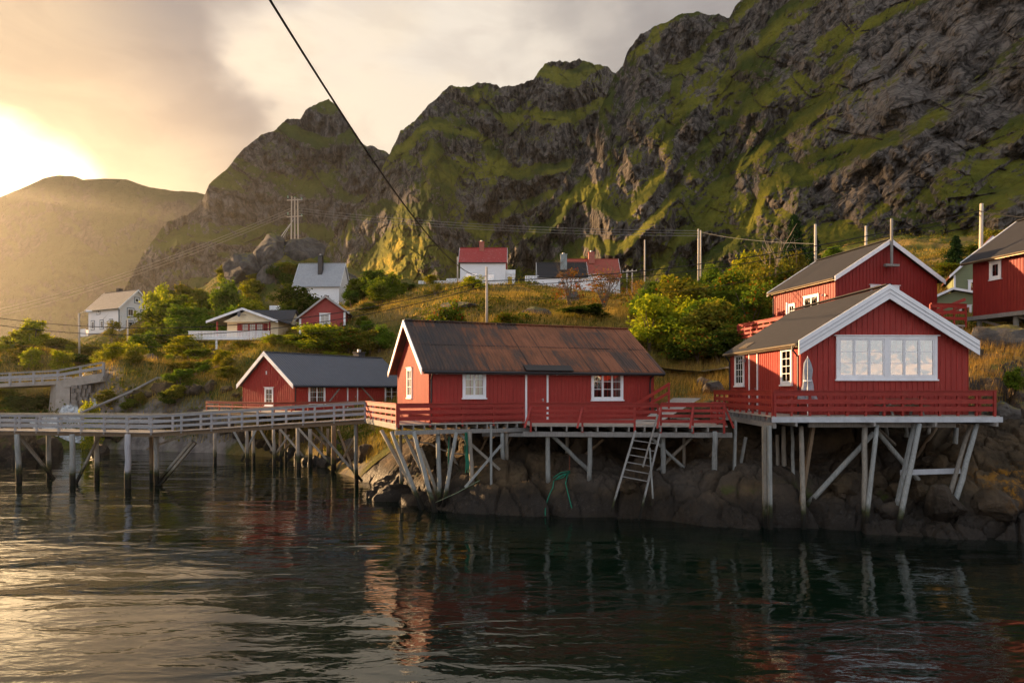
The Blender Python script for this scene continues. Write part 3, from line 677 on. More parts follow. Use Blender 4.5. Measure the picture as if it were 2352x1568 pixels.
# ---- the cabin with the wide window
e1 = Vector((.035, -1.0, 0)).normalized(); TH2 = math.atan2(e1.y, e1.x); L2 = 8.5
ZR = 4.63; o2 = Vector((12.37, 29.2, ZR))-e1*L2
wide = house('waterfront_cabin', 'red cabin with a wide white six sash window above the water', o2, TH2, L2, [(0, 3.12), (3.66, 5.36), (7.32, 3.12)], red, felt,
             ov=(.3, .28, .26), battens=('eave', 'nearL'), barge=(1,), barge_h=.62, gutter=paint('gutter_metal', (.20, .16, .11), .4, .08, metal=.5), step=.24, bt=.022, cat='cabin')
# second step of the moulded barge boards, its shadow line painted in grey
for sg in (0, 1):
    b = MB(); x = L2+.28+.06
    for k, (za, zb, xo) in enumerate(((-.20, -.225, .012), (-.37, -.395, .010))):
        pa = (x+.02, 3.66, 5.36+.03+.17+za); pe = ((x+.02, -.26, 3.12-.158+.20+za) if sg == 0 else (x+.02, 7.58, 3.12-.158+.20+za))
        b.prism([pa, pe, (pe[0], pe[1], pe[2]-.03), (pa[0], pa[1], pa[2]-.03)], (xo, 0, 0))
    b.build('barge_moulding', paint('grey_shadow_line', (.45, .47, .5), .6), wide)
fL = Face('nearL', L2)
window(wide, fL, 1.5, 1.52, 4.42, 1.86, 1, 3, casements=3, groups=2, gl=glass_mirror, back=paint('white_blind', (.14, .14, .14), .8), trim=.14, head=.1, label='very wide white window reflecting the evening sky')
window(wide, fe, 6.55, 1.30, 1.15, 1.66, 2, 4, label='tall white window by the corner', curtain=[(0, .3, curtain_c), (.7, 1, curtain_c)])
window(wide, fe, .75, 1.28, 1.3, 1.7, 3, 4, label='tall white window at the far end of the side wall', curtain=[(0, .3, curtain_c), (.7, 1, curtain_c)])
door(wide, fe, 2.75, .02, 1.15, 2.95, paint('door_red', (.25, .03, .02), .5, .1))
lamp(wide, fe, 2.2, 2.6)
downpipe(wide, [(L2-.1, -.34, 2.98), (L2-.1, -.34, 2.8), (L2-.1, -.1, 2.5), (L2-.1, -.09, 0)]); downpipe(wide, [(.1, -.34, 2.95), (.1, -.1, 2.6), (.1, -.09, 0)])
b = MB(); b.beam((1.4, .15, 3.38), (2.5, .15, 3.38), .5, .07, (0, -.52, .85)); b.build('snow_guard', paint('gutter_metal', (.2, .16, .11)), wide)

# ---- the cabin behind it
e1 = Vector((1.3, -6.5, 0)).normalized(); th = math.atan2(e1.y, e1.x); L3 = 7.6; o3 = Vector((22.75, 48, 9.6))-e1*L3
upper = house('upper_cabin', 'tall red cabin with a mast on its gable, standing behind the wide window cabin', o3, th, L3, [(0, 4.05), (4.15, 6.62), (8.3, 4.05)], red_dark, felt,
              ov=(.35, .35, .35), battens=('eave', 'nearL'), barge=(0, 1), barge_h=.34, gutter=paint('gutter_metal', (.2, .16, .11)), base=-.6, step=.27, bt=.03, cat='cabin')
fU = Face('nearL', L3)
window(upper, fU, 2.75, 2.05, 2.35, 1.5, 1, 3, casements=3, gl=glass, curtain=[(0, .3, curtain_c)], head=.1, label='white three sash window half hidden by the roof in front')
window(upper, fe, 4.0, 1.1, 1.8, 2.0, 1, 3, casements=2, curtain=[(0, .25, curtain_c), (.75, 1, curtain_c)])
window(upper, fe, 2.05, 1.35, .85, 1.4, 2, 3)
b = MB(); b.tube([(L3+.5, 4.1, 5.0), (L3+.5, 4.1, 8.2)], .095, 10); mo = b.build('mast', wood_grey, upper)
b = MB(); b.box((L3+.38, 3.55, 4.83), (L3+.62, 4.65, 4.99)); b.box((L3, 4.0, 4.86), (L3+.4, 4.2, 4.97)); b.build('mast_bracket', wood_grey, mo)
downpipe(upper, [(.08, -.45, 3.8), (.08, -.1, 3.5), (.08, -.09, -.5)])
lamp(upper, fe, 6.5, 2.9)
b = MB(); b.box((3.2, -1.0, -.2), (3.32, -.88, 2.75)); b.build('porch_post', white, upper)

# ---- the cabin at the edge
e1 = Vector((.85, -3.85, 0)).normalized(); th = math.atan2(e1.y, e1.x); o4 = Vector((31.75, 47, 10.74))
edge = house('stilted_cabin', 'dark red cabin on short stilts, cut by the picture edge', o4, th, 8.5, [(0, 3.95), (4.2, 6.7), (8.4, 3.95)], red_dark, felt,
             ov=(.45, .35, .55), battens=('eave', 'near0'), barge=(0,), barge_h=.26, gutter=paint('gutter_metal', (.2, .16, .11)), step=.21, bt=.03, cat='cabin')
window(edge, fe, 1.28, 2.3, .86, 1.2, 1, 1, trim=.17, label='small square white window')
fl = MB(); fl.box((-.3, -.25, -.28), (8.8, 8.2, -.01)); fl.build('floor_beam', wood_grey, edge)
for (x, y) in ((.2, .3), (2.9, .3), (5.6, .3), (8.2, .3), (.3, 3.5), (2.9, 3.5)):
    q = mw(edge) @ Vector((x, y, 0)); g = gz(q.x, q.y); b = MB(); b.tube([(x, y, -.28), (x, y, min(-.6, g-10.74-.3))], .16, 10); b.build('stilt', wood_pale, edge)
for a, c in (((.4, .3, -.3), (2.9, .3, -1.2)), ((3.0, .3, -.3), (6.0, .3, -1.3))):
    b = MB(); b.beam(a, c, .06, .16); b.build('brace', wood_grey, edge)

# ---- the cabin with the blue-grey roof across the cove
ZB = 4.0
boat = house('cove_cabin', 'red cabin with a blue grey sheet roof at the inner cove', (-17.86, 56, ZB), R(55), 13, [(0, 2.22), (3.55, 4.75), (7.1, 2.22)], red, slate_blue,
             ov=(.35, .3, .35), battens=('eave', 'near0'), barge=(0,), barge_h=.36, ribs=.25, gutter=paint('dark_blue_fascia', (.03, .04, .06)), cat='cabin', step=.24, bt=.03)
window(boat, f0, 2.75, .35, 1.15, 1.55, 2, 3, head=.1, label='white gable window', curtain=[(0, .3, curtain_c), (.7, 1, curtain_c)])
window(boat, fe, 1.4, .5, 1.75, 1.6, 1, 3, casements=2, curtain=[(0, .35, curtain_c), (.65, 1, curtain_c)])
window(boat, fe, 10.2, .5, 1.75, 1.6, 1, 3, casements=2, curtain=[(0, .35, curtain_c), (.65, 1, curtain_c)])
door(boat, fe, 5.6, 0, 1.25, 2.1, red)
for a, c in (((3.6, -.05, .7), (4.7, -.05, 1.8)), ((7.2, -.05, 2.0), (8.9, -.05, .6))):
    b = MB(); b.beam(a, c, .05, .12); b.build('shutter_bar', wood_grey, boat)
chimney(boat, 10.6, 3.9, 4.2, 5.3, .8, paint('dark_stack', (.05, .05, .055), .7))
downpipe(boat, [(.06, -.4, 2.0), (.06, -.1, 1.8), (.06, -.08, 0)])
b = MB(); f0.box(b, 3.6, 3.68, 3.0, 3.3, .03, .1); b.build('gable_lamp', white, boat)

# ---- village houses
e1 = Vector((9.5, -5, 0)).normalized(); o5 = Vector((-80.5, 140, 17.6))-e1*10.7
wh = house('white_house', 'tall white house with blue grey window frames and an old slate roof', o5, math.atan2(e1.y, e1.x), 10.7, [(0, 5.2), (3.75, 8.95), (7.5, 5.2)], whitewall, slate,
           ov=(.5, .5, .5), barge=(0, 1), barge_h=.42, gutter=teal, base_m=concrete)
fW = Face('nearL', 10.7)
for (f, u, v, w_, h_, nc, nr) in ((fW, 1.7, 3.4, 1.35, 1.55, 2, 3), (fW, 4.6, 3.3, 1.35, 1.55, 2, 3), (fW, 3.3, 6.4, .9, .95, 1, 1), (fW, 4.7, .4, 1.35, 1.9, 2, 3), (fW, 1.5, .4, 1.35, 1.9, 2, 3),
                                  (fe, 1.1, .9, 1.05, 1.65, 2, 3), (fe, 4.2, .9, 1.05, 1.65, 2, 3), (fe, 7.4, .9, 1.05, 1.65, 2, 3), (fe, 3.1, 4.05, 1.0, .85, 2, 1)):
    window(wh, f, u, v, w_, h_, nc, nr, mat=white, trim=.13)
    t = MB(); f.box(t, u-.12, u+w_+.12, v+h_+.05, v+h_+.2, 0, .1); f.box(t, u-.12, u+w_+.12, v-.2, v-.07, 0, .1); f.box(t, u-.13, u-.005, v-.07, v+h_+.05, 0, .08); f.box(t, u+w_+.005, u+w_+.13, v-.07, v+h_+.05, 0, .08); t.build('window_surround', teal, wh)
b = MB(); b.box((10.5, -.12, 0), (10.82, -.02, 5.2)); b.build('corner_board', teal, wh)
b = MB(); b.box((-2.2, -.6, -.6), (-.05, 2.6, -.3)); b.box((-2.2, -.6, -.3), (-2.1, 2.6, 1.0)); b.box((-2.1, -.6, -.3), (-.05, -.5, 1.0)); b.build('porch', white, wh)
chimney(wh, 3.0, 4.9, 7.0, 9.9, .9, paint('dark_stack', (.05, .05, .055)), cap=False)
window(wh, fe, 3.2, -1.9, .9, 1.2, 2, 2, trim=.08)

gh = house('grey_roof_house', 'white house with a pale grey roof and a black chimney below the rocky knoll', (-41.5, 130, 19.3), R(-3), 8.7, [(0, 6.3), (3.4, 10.9), (6.8, 6.3)], whitewall, grey_tile,
           ov=(.25, .25, .35), barge=(0, 1), barge_h=.3, base_m=concrete)
chimney(gh, 4.5, 1.9, 8.3, 12.2, .85, black)
window(gh, fe, 5.6, 1.6, 1.4, 2.9, 2, 4, trim=.16); window(gh, fe, 1.4, 2.0, 1.3, 1.6, 2, 3, trim=.14)
b = MB(); b.box((-4.2, -1.2, .9), (-.3, .8, 1.1)); b.box((-4.2, -1.3, 1.1), (-.3, -1.2, 2.3)); b.box((-4.3, -1.2, 1.1), (-4.2, .8, 2.3)); b.build('balcony', white, gh)

# cream cabin with its porch
cc = empty('cream_cabin', (-36.3, 87, 12.15), 0, 'cream cabin with dark red shutters and a wide white balustraded porch', 'cabin')
w = MB(); w.box((0, 0, 0), (6.5, 7, 2.35)); w.prism([(0, 4.0, 2.35), (0, 9.5, 2.35), (0, 6.8, 4.3)], (6.5, 0, 0)); w.prism([(0, -1.2, 2.1), (6.2, -1.2, 2.1), (3.0, -1.2, 3.55)], (0, 6.0, 0)); w.build('wall', cream, cc)
r = MB(); slab(r, (-1.0, 3.6, 2.3), (7.0, 3.6, 2.3), (6.7, 6.8, 4.4), (.3, 6.8, 4.4), .12); slab(r, (-1.0, 10, 2.3), (7.0, 10, 2.3), (6.7, 6.8, 4.4), (.3, 6.8, 4.4), .12)
slab(r, (-2.0, -1.5, 2.05), (-2.0, 5.5, 2.05), (2.55, 6.0, 3.66), (2.55, -1.5, 3.66), .12); slab(r, (7.0, -1.5, 2.1), (7.0, 5.5, 2.1), (2.55, 6.0, 3.66), (2.55, -1.5, 3.66), .12)
r.build('roof', paint('dark_blue_roof', (.035, .04, .05), .6), cc)
for a, c in (((-2.0, -1.54, 2.05), (2.55, -1.54, 3.70)), ((7.0, -1.54, 2.1), (2.55, -1.54, 3.70))):
    b = MB(); a, c = Vector(a), Vector(c); b.prism([a+Vector((0, 0, .14)), c+Vector((0, 0, .14)), c-Vector((0, 0, .16)), a-Vector((0, 0, .16))], (0, -.06, 0)); b.build('barge_board', white, cc)
fc = Face('eave')
for u in (1.86, 2.79, 3.72): window(cc, fc, u, .05, .90, 1.95, 3, 5, trim=.05, mat=paint('dark_red_trim', (.24, .03, .03)), back=curtain_c, head=0)
for u in (1.3, 4.66): b = MB(); fc.box(b, u, u+.52, .1, 2.0, 0, .06); b.build('shutter', paint('dark_red_trim', (.24, .03, .03)), cc)
for x in (-.75, 5.85): b = MB(); b.box((x-.09, -1.3, 0), (x+.09, -1.12, 2.1)); b.build('porch_post', paint('dark_red_trim', (.24, .03, .03)), cc)
b = MB(); b.box((-3.7, -2.6, -.25), (6.4, 0, -.02)); b.build('porch_floor', white, cc)
b = MB()
for k in range(56): x = -3.7+k*.18; b.box((x, -2.6, 0), (x+.13, -2.56, .75))
b.box((-3.75, -2.66, .75), (6.4, -2.5, .83)); b.box((-3.75, -2.62, 0), (6.4, -2.54, .10))
for k in range(14): y = -2.5+k*.18; b.box((-3.72, y, 0), (-3.68, y+.13, .75))
b.build('balustrade', white, cc)
for k in range(4): b = MB(); b.box((-3.6+k*3.2, -2.5, -1.8), (-3.4+k*3.2, -2.3, -.25)); b.build('foundation_post', white, cc)
dish = MB()
for k in range(6): pass
dish.tube([(2.2, -1.75, 3.02), (2.26, -1.66, 3.02), (2.3, -1.62, 3.02)], .36, 14, .1); dish.tube([(2.3, -1.6, 3.0), (2.9, -1.25, 2.95)], .03, 6); dish.build('satellite_dish', paint('dark_dish', (.12, .13, .15)), cc)

e1 = Vector((.12, -1, 0)).normalized()
rh = house('red_village_house', 'small brick red house with one white window among the bushes', Vector((-26.2, 84, 12.2))-e1*7.5, math.atan2(e1.y, e1.x), 7.5, [(0, 2.35), (3.2, 4.95), (5.6, 3.25)], paint('dusty_red', (.33, .06, .05), .65, .06), slate, trim_m=paint('grey_trim', (.42, .40, .38)),
           ov=(.3, .35, .5), barge=(1,), barge_h=.28, base_m=concrete)
fR = Face('nearL', 7.5)
window(rh, fR, 2.45, 1.55, 1.3, 1.4, 2, 3, casements=1, trim=.14, back=curtain_c)
for y in (0.0, 5.35): b = MB(); fR.box(b, y, y+.25, 0, 2.3 if y < 1 else 3.2, 0, .05); b.build('corner_board', white, rh)
for x in (1.2, 4.4): b = MB(); b.box((x, 5.6, .1), (x+.25, 5.66, 3.0)); b.build('corner_board', white, rh)

rr = house('red_roof_house', 'white house with a bright red metal roof and a brick chimney', (-10.4, 137, 26.4), R(0), 9.1, [(0, 5.0), (3.3, 8.3), (6.6, 5.0)], whitewall, red_sheet, ov=(.3, .3, .3), barge=(0, 1), barge_h=.2, ribs=.4, gutter=black, base_m=concrete)
window(rr, fe, 1.0, .8, 2.5, 2.0, 1, 1, casements=2, trim=.1, gl=glass_mirror); window(rr, fe, 5.0, 1.2, 1.9, 1.4, 1, 1, trim=.1, gl=glass_mirror)
chimney(rr, 4.2, 2.9, 7.0, 9.5, 1.0, brick_red)
b = MB(); b.box((9.13, .8, 0), (11.0, 4.5, 2.6)); b.build('annex', whitewall, rr)
b = MB(); b.box((9.13, .7, 2.62), (11.1, .78, 3.5)); b.box((11.02, .78, 2.62), (11.1, 4.5, 3.5)); b.build('balcony_rail', white, rr)
f2 = Face('eave'); d = MB(); d.box((9.6, .74, .1), (10.4, .798, 2.1)); d.build('door', paint('amber_door', (.45, .30, .05)), rr)
def white_fence(label, p, q, h, z0, z1):
    r = empty('picket_fence', p, 0, label, 'fence', 'white fences by the village houses'); p, q = Vector(p), Vector(q); v = q-p; n = max(3, int(v.length/.28)); b = MB()
    for k in range(n): a = v*(k/n); b.box((a.x, a.y-.02, a.z+.1), (a.x+.2, a.y+.02, a.z+h))
    b.beam((0, 0, h), v+Vector((0, 0, h)), .12, .08); b.build('pickets', white, r)
    for k in (0, .5, 1): a = v*k; c = MB(); c.box((a.x-.08, a.y+.03, a.z-1.6), (a.x+.08, a.y+.19, a.z+h)); c.build('post', white, r)
    return r
white_fence('long low white fence beside the red roofed house', P(962, 657, 132), P(1028, 657, 132), 1.0, 0, 0)
white_fence('raised white balustrade touching the wall of the red roofed house', P(1026, 656, 135), P(1062, 655, 136.5), 1.35, 0, 0)
white_fence('short white balustrade beside the black roofed house', P(1207, 647, 128), P(1238, 647, 128), 1.1, 0, 0)

bh = house('black_roof_house', 'low white house with a black tiled roof and a grey chimney', (4.9, 128, 24.2), R(0), 9.2, [(0, 2.7), (3.6, 5.9), (7.2, 2.7)], whitewall, black_tile, ov=(.2, .2, .3), barge=(0, 1), barge_h=.2, base_m=whitewall)
chimney(bh, 4.9, 1.7, 4.2, 7.1, 1.2, paint('grey_stack', (.28, .32, .32), .8))
b = MB()
for k in range(9): b.beam((-.2, .2+k*.37, 3.05+k*.33), (9.4, .2+k*.37, 3.05+k*.33), .06, .05)
b.build('tile_course', black_tile, bh)
window(bh, fe, 3.6, 1.0, 1.5, 1.0, 2, 1, trim=.1); window(bh, fe, 6.6, 1.0, 1.2, 1.0, 2, 1, trim=.1)
b = MB(); b.box((-2.3, -2.6, -1.6), (1.5, -.1, 1.0)); b.build('shed_wall', whitewall, bh)
b = MB(); b.box((-2.4, -2.8, 1.02), (-.1+.4, -.1, 1.12)); b.build('shed_roof', black, bh)
rt = house('red_tile_house', 'white gabled house with a red tiled roof behind the black roofed house', (10.5, 139, 24.5), R(0), 11.5, [(0, 4.3), (3.8, 8.4), (7.6, 4.3)], whitewall, red_tile, ov=(.2, .2, .3), barge=(0, 1), barge_h=.2, base_m=concrete)
chimney(rt, 6.0, 3.0, 7.4, 9.7, 1.2, brick_red)
w = MB(); w.prism([(4.2, -2.5, 0), (10.4, -2.5, 0), (10.4, -2.5, 3.0), (6.6, -2.5, 4.2), (4.2, -2.5, 3.9)], (0, 2.45, 0)); w.build('front_wing', whitewall, rt)
r = MB(); slab(r, (11.0, -2.8, 2.95), (11.0, -.03, 2.95), (6.4, -.03, 4.32), (6.4, -2.8, 4.32), .1); slab(r, (4.0, -2.8, 3.95), (4.0, -.03, 3.95), (6.4, -.03, 4.32), (6.4, -2.8, 4.32), .1); r.build('wing_roof', paint('pale_metal', (.6, .58, .55)), rt)
window(rt, Face('eave'), 1.2, 1.0, 1.3, 1.4, 2, 2)

e1 = Vector((-.5, -1, 0)).normalized()
gr = house('green_house', 'sage green house with white trim and a red roof behind the edge cabin', Vector((40.1, 62, 13.2))-e1*8, math.atan2(e1.y, e1.x), 8, [(0, 3.0), (2.9, 5.9), (5.8, 3.0)], greenwall, paint('pink_sheet', (.22, .09, .085)), ov=(.3, .35, .35), barge=(1,), barge_h=.26)
fG = Face('nearL', 8); window(gr, fG, 1.1, .75, 1.1, 1.6, 1, 1, trim=.16)
b = MB(); fG.box(b, 0, .16, -1, 2.9, 0, .05); b.build('corner_board', white, gr)
w = MB(); w.prism([(8.06, -1.6, -2), (8.06, -1.6, .75), (8.06, 0, 1.2), (8.06, 2.6, .4), (8.06, 2.6, -2)], (2.0, 0, 0)); w.build('porch', greenwall, gr)
r = MB(); slab(r, (8.1, -1.9, .6), (10.4, -1.9, .6), (10.4, -.3, 1.35), (8.1, -.3, 1.35), .08); slab(r, (8.1, 2.9, .5), (10.4, 2.9, .5), (10.4, -.3, 1.35), (8.1, -.3, 1.35), .08); r.build('porch_roof', felt, gr)
b = MB(); b.beam((10.45, -1.9, .64), (10.45, -.3, 1.4), .05, .2); b.beam((10.45, 2.9, .54), (10.45, -.3, 1.4), .05, .2); b.build('porch_trim', white, gr)
window(gr, Face('nearL', 10.06), .2, -1.2, .9, 1.1, 1, 1, trim=.12)
# ---------------------------------------------------------------- decks, bridge, stilts
def zo3(x, y): return (765.6+.33853*x, 704.4+.33853*y)
def zo4(x, y): return (1555.75+.35156*x, 704.4+.35156*y)
def zo5(x, y): return (428.75+.1823*x, 949.4+.1823*y)
def zo8(x, y): return (.2148*x, 826.9+.2148*y)
def railing(parent, pts, h, mat, boards=((.0, .19), (.30, .18), (.60, .18)), step=1.5, cap=True, side=1, post=.09, drop=.16, brace=False, capm=None):
    """pts: points on the deck edge; boards measured down from the rail top"""
    pts = [Vector(p) for p in pts]; mb = MB(); posts = []
    for a, c in zip(pts[:-1], pts[1:]):
        d = (c-a); hd = Vector((d.x, d.y, 0)).normalized(); nr = Vector((hd.y, -hd.x, 0))*side
        for (dz, bh) in boards:
            mb.beam(a+Vector((0, 0, h-dz-bh/2)), c+Vector((0, 0, h-dz-bh/2)), .03, bh)
        n = max(1, round(d.length/step))
        for k in range(n+1):
            if k == n and c is not pts[-1]: continue
            p = a+d*(k/n)-nr*(.016+post/2); posts.append((p, nr, brace and k < n))
    o = wbuild(mb, 'railing', mat, parent)
    for p, nr, br in posts:
        b = MB(); b.beam(p+Vector((0, 0, -drop)), p+Vector((0, 0, h-.02)), post, post, (nr.x, nr.y, 0)); wbuild(b, 'rail_post', mat, o)
        if br:
            b = MB(); s = p+nr*(.05); b.beam(s+Vector((0, 0, h*.82)), s+nr*.62+Vector((-.25, 0, -.10)), .05, .09, (1, 0, 0)); wbuild(b, 'rail_brace', mat, o)
    if cap:
        b = MB()
        for a, c in zip(pts[:-1], pts[1:]): b.beam(a+Vector((0, 0, h+.02)), c+Vector((0, 0, h+.02)), .13, .035)
        wbuild(b, 'top_rail', capm or mat, o)
    return o
def pile(parent, p, q, r, mat, name='stilt', kind='round', ext=True):
    r *= .80
    """a post or a slanting brace from its top p to its foot q; the foot is driven on until it meets rock or water bed"""
    p, q = Vector(p), Vector(q); d = (q-p).normalized()
    if ext:
        for _ in range(22 if name == 'stilt' else 5):
            if q.z < -.5 or q.z < gz(q.x, q.y)-.1: break
            q = q+d*.15
    b = MB()
    if kind == 'round':
        m = 5; pts = [p.lerp(q, i/m)+Vector((random.uniform(-1, 1), random.uniform(-1, 1), 0))*(.018 if 0 < i < m else 0) for i in range(m+1)]
        b.tube(pts, r*.9, 9, r*1.08, wob=.05)
        wbuild(b, name, mat, parent, smooth=True)
    else:
        b.beam(p, q, r*1.5, r*2.1, (0, 1, 0)); wbuild(b, name, mat, parent)
def piles(parent, conv, lst):
    for a in lst:
        (x0, y0, d0), (x1, y1, d1), r, mat, nm, kd = a
        pile(parent, P(*conv(x0, y0), d0), P(*conv(x1, y1), d1), r, mat, nm, kd)
def planks(parent, poly, z, t, mat, name='deck_floor'):
    b = MB(); b.prism([(x, y, z-t) for x, y in poly], (0, 0, t)); return wbuild(b, name, mat, parent)
WP, WL, WB, WG = wood_pile, wood_pale, wood_brown, wood_grey
E1 = Vector((math.cos(TH), math.sin(TH), 0)); A = Vector((-5.39, 32, ZC)); BL = Vector((-8.35, 38.9, ZC)); A2 = A+E1*6.45
dk = empty('timber_deck', (A.x, A.y, 0), 0, 'grey timber deck on leaning stilts with red rails round the long cabin', 'deck')
planks(dk, [(A.x, A.y), (A2.x, A2.y), (.82, 31.3), (9.65, 30.55), (10.25, 39.6), (BL.x, BL.y)], ZC-.004, .06, wood_deck)
# beams and joists
fr = MB()
up = lambda p, z: Vector((p[0], p[1], z))
fr.beam(up(A-E1*.1, ZC-.40), up(A2+E1*.3, ZC-.40), .10, .20); fr.beam(up(A, ZC-.16), up(BL, ZC-.16), .07, .20)
fr.beam((.5, 31.45, ZC-.42), (9.9, 30.7, ZC-.42), .10, .22); fr.beam((-1.5, 34.4, ZC-.64), (9.6, 33.2, ZC-.64), .12, .18)
wbuild(fr, 'beam', wood_grey, dk)
jo = MB()
for k in range(13): p = A+E1*(.25+k*.53); n = Vector((-E1.y, E1.x, 0)); jo.beam(up(p-n*.06, ZC-.18), up(p+n*2.0, ZC-.18), .06, .20)
for k in range(13): x = 1.1+k*.70; jo.beam((x, 31.25-.08*(x-.9), ZC-.18), (x, 36, ZC-.18), .06, .20)
wbuild(jo, 'joist', wood_grey, dk)
railing(dk, [BL, A], .94, red_rail, side=1, step=1.25)
railing(dk, [A, A2], .94, red_rail, side=1, step=1.6)
railing(dk, [(.86, 31.25, ZC), (5.55, 30.87, ZC)], 1.0, red_rail, boards=((.0, .16), (.28, .12), (.5, .12), (.74, .16)), step=2.3, brace=True, side=1, drop=.32)
railing(dk, [(5.7, 31.7, ZC), (6.75, 31.55, ZC)], .96, red_rail, boards=((.0, .15), (.3, .14), (.58, .14)), step=2)
railing(dk, [(6.72, 30.8, ZC), (9.55, 30.55, ZC), (9.7, 33.0, ZC)], 1.0, red_rail, boards=((.0, .16), (.26, .13), (.50, .13), (.74, .14)), step=1.3, brace=True, side=1, drop=.34)
rp = MB(); rp.beam((6.6, 36.3, ZC+.85), (8.55, 37.0, ZC+1.95), .04, .16); rp.beam((6.7, 36.3, ZC+.5), (8.55, 37.0, ZC+1.5), .04, .14); rp.beam((8.5, 37, ZC-.2), (8.5, 37, ZC+1.9), .09, .09)
wbuild(rp, 'ramp_rail', red_rail, dk)
rp = MB(); rp.add([(6.7, 35.4, ZC+.03), (7.6, 34.6, ZC+.03), (10.6, 38.2, ZC+1.15), (9.2, 39.0, ZC+1.15)], [(0, 1, 2, 3)]); wbuild(rp, 'ramp', wood_deck, dk)
piles(dk, zo3, [((325,835,33.2),(548,1245,33),.13,WP,'stilt','round'), ((395,845,32.8),(556,1262,32.6),.13,WL,'stilt','round'), ((455,850,36),(460,1120,36),.13,WP,'stilt','round'),
  ((480,855,32.6),(600,1105,32.9),.11,WP,'brace','round'), ((545,845,32.1),(692,1400,31.9),.14,WL,'stilt','round'), ((590,955,33.2),(705,1270,33),.12,WP,'brace','round'), ((588,880,35),(528,1115,35),.09,WB,'brace','round'),
  ((710,850,33),(720,1270,32.8),.14,WL,'stilt','round'), ((835,850,32.5),(765,1250,32.5),.12,WL,'brace','round'), ((745,855,35),(828,1045,35),.09,WP,'brace','round'), ((790,860,35.2),(783,1065,35.2),.09,WP,'stilt','round'),
  ((925,845,33),(940,1145,33),.14,WP,'stilt','round'), ((850,855,33.4),(1052,1035,33.2),.10,WP,'brace','flat'), ((1140,935,33.2),(963,1142,32.7),.10,WL,'brace','flat'), ((1070,800,32.2),(1071,1222,32.5),.09,WL,'stilt','flat'),
  ((1145,855,34),(1152,1045,34),.14,WL,'stilt','round'), ((1176,855,34.2),(1174,1052,34.2),.13,WP,'stilt','round'), ((1215,860,35),(1160,1000,35),.07,WB,'brace','flat'), ((1045,880,36),(970,1040,36),.08,WB,'brace','flat'),
  ((1455,862,31.6),(1458,1080,31.8),.14,WL,'stilt','round'), ((1478,865,31.7),(1715,1095,32.4),.13,WL,'brace','round'), ((1740,845,31.3),(1738,1110,31.6),.14,WL,'stilt','round'), ((1830,900,33),(1690,1020,33.5),.09,WB,'brace','round'),
  ((2235,862,31.3),(2240,1150,31.6),.15,WL,'stilt','round'), ((2150,880,31.2),(2420,1130,32),.10,WL,'brace','round'), ((2440,880,32.2),(2180,1130,32),.10,WP,'brace','round'), ((1590,860,35),(1588,960,35),.12,WP,'stilt','round')])
piles(dk, zo4, [((245,815,30.5),(245,1150,31),.15,WL,'stilt','round'), ((43,845,33),(43,1000,33),.10,WP,'stilt','round'), ((290,850,33),(195,1010,33.4),.07,WB,'brace','round')])
# ---- ladder
ld = empty('ladder', (6.1, 30.3, 0), 0, 'tall grey wooden ladder leading from the water up to the deck', 'ladder')
la, lb = P(*zo3(2050, 838), 30.45), P(*zo3(1902, 1330), 30.15); ra, rb = P(*zo3(2215, 860), 30.35), P(*zo3(2072, 1450), 29.9)
for a, c in ((la, lb), (ra, rb)): b = MB(); b.beam(a, c+(c-a).normalized()*.4, .07, .15, (0, 1, 0)); wbuild(b, 'side_rail', paint('ladder_timber', (.36, .36, .34), .85, .16, 4, (5, 5, .5), tide=True), ld)
for k in range(7):
    t = .035+k*.1; t2 = t*.87; b = MB(); p1, p2 = la.lerp(lb, t), ra.lerp(rb, t2); b.beam(p1, p2, .16, .035); wbuild(b, 'rung', wood_grey, ld)
b = MB(); b.beam(P(*zo3(2202, 730), 30.1), P(*zo3(2100, 1085), 29.95), .06, .11, (0, 1, 0)); wbuild(b, 'hand_rail', WG, ld)
b = MB(); b.beam(P(*zo3(2146, 955), 29.95), P(*zo3(2168, 1300), 29.85), .06, .12, (0, 1, 0)); wbuild(b, 'prop', WL, ld)

# ---- deck of the waterfront cabin
C0, C1 = Vector((10.72, 28.0, ZR)), Vector((19.95, 28.15, ZR)); CB = Vector((11.45, 38.7, ZR))
d2 = empty('timber_deck', (C0.x, C0.y, 0), 0, 'high timber deck on tall pale stilts under the wide window cabin', 'deck')
planks(d2, [(C0.x-.05, C0.y-.05), (C1.x+.15, C1.y-.03), (20.0, 36.5), (CB.x-.05, CB.y)], ZR-.004, .06, wood_deck)
b = MB(); b.beam((C0.x-.1, C0.y-.10, ZR-.15), (C1.x+.22, C1.y-.08, ZR-.15), .05, .22); wbuild(b, 'fascia', paint('pale_board', (.52, .54, .56), .8, .1, 3), d2)
b = MB(); b.beam((C0.x+1.6, C0.y+.4, ZR-.38), (C1.x-1.4, C1.y+.45, ZR-.40), .12, .2); b.beam((C0.x+.05, C0.y, ZR-.40), (CB.x, CB.y, ZR-.38), .14, .22)
for y in (31.5, 34.5): b.beam((11.3, y, ZR-.38), (19.6, y, ZR-.38), .14, .22)
wbuild(b, 'beam', wood_grey, d2)
b = MB()
for k in range(15): t = .05+k/15; p = C0.lerp(CB, t); b.beam((p.x-.10, p.y, ZR-.18), (19.8, p.y, ZR-.18), .07, .22)
for x in (C0.x+.9, C0.x+4.1, C0.x+6.6, C0.x+9.1): b.beam((x, C0.y-.13, ZR-.34), (x, 31, ZR-.34), .08, .16)
wbuild(b, 'joist', wood_grey, d2)
bw = ((.0, .20), (.335, .19), (.64, .19))
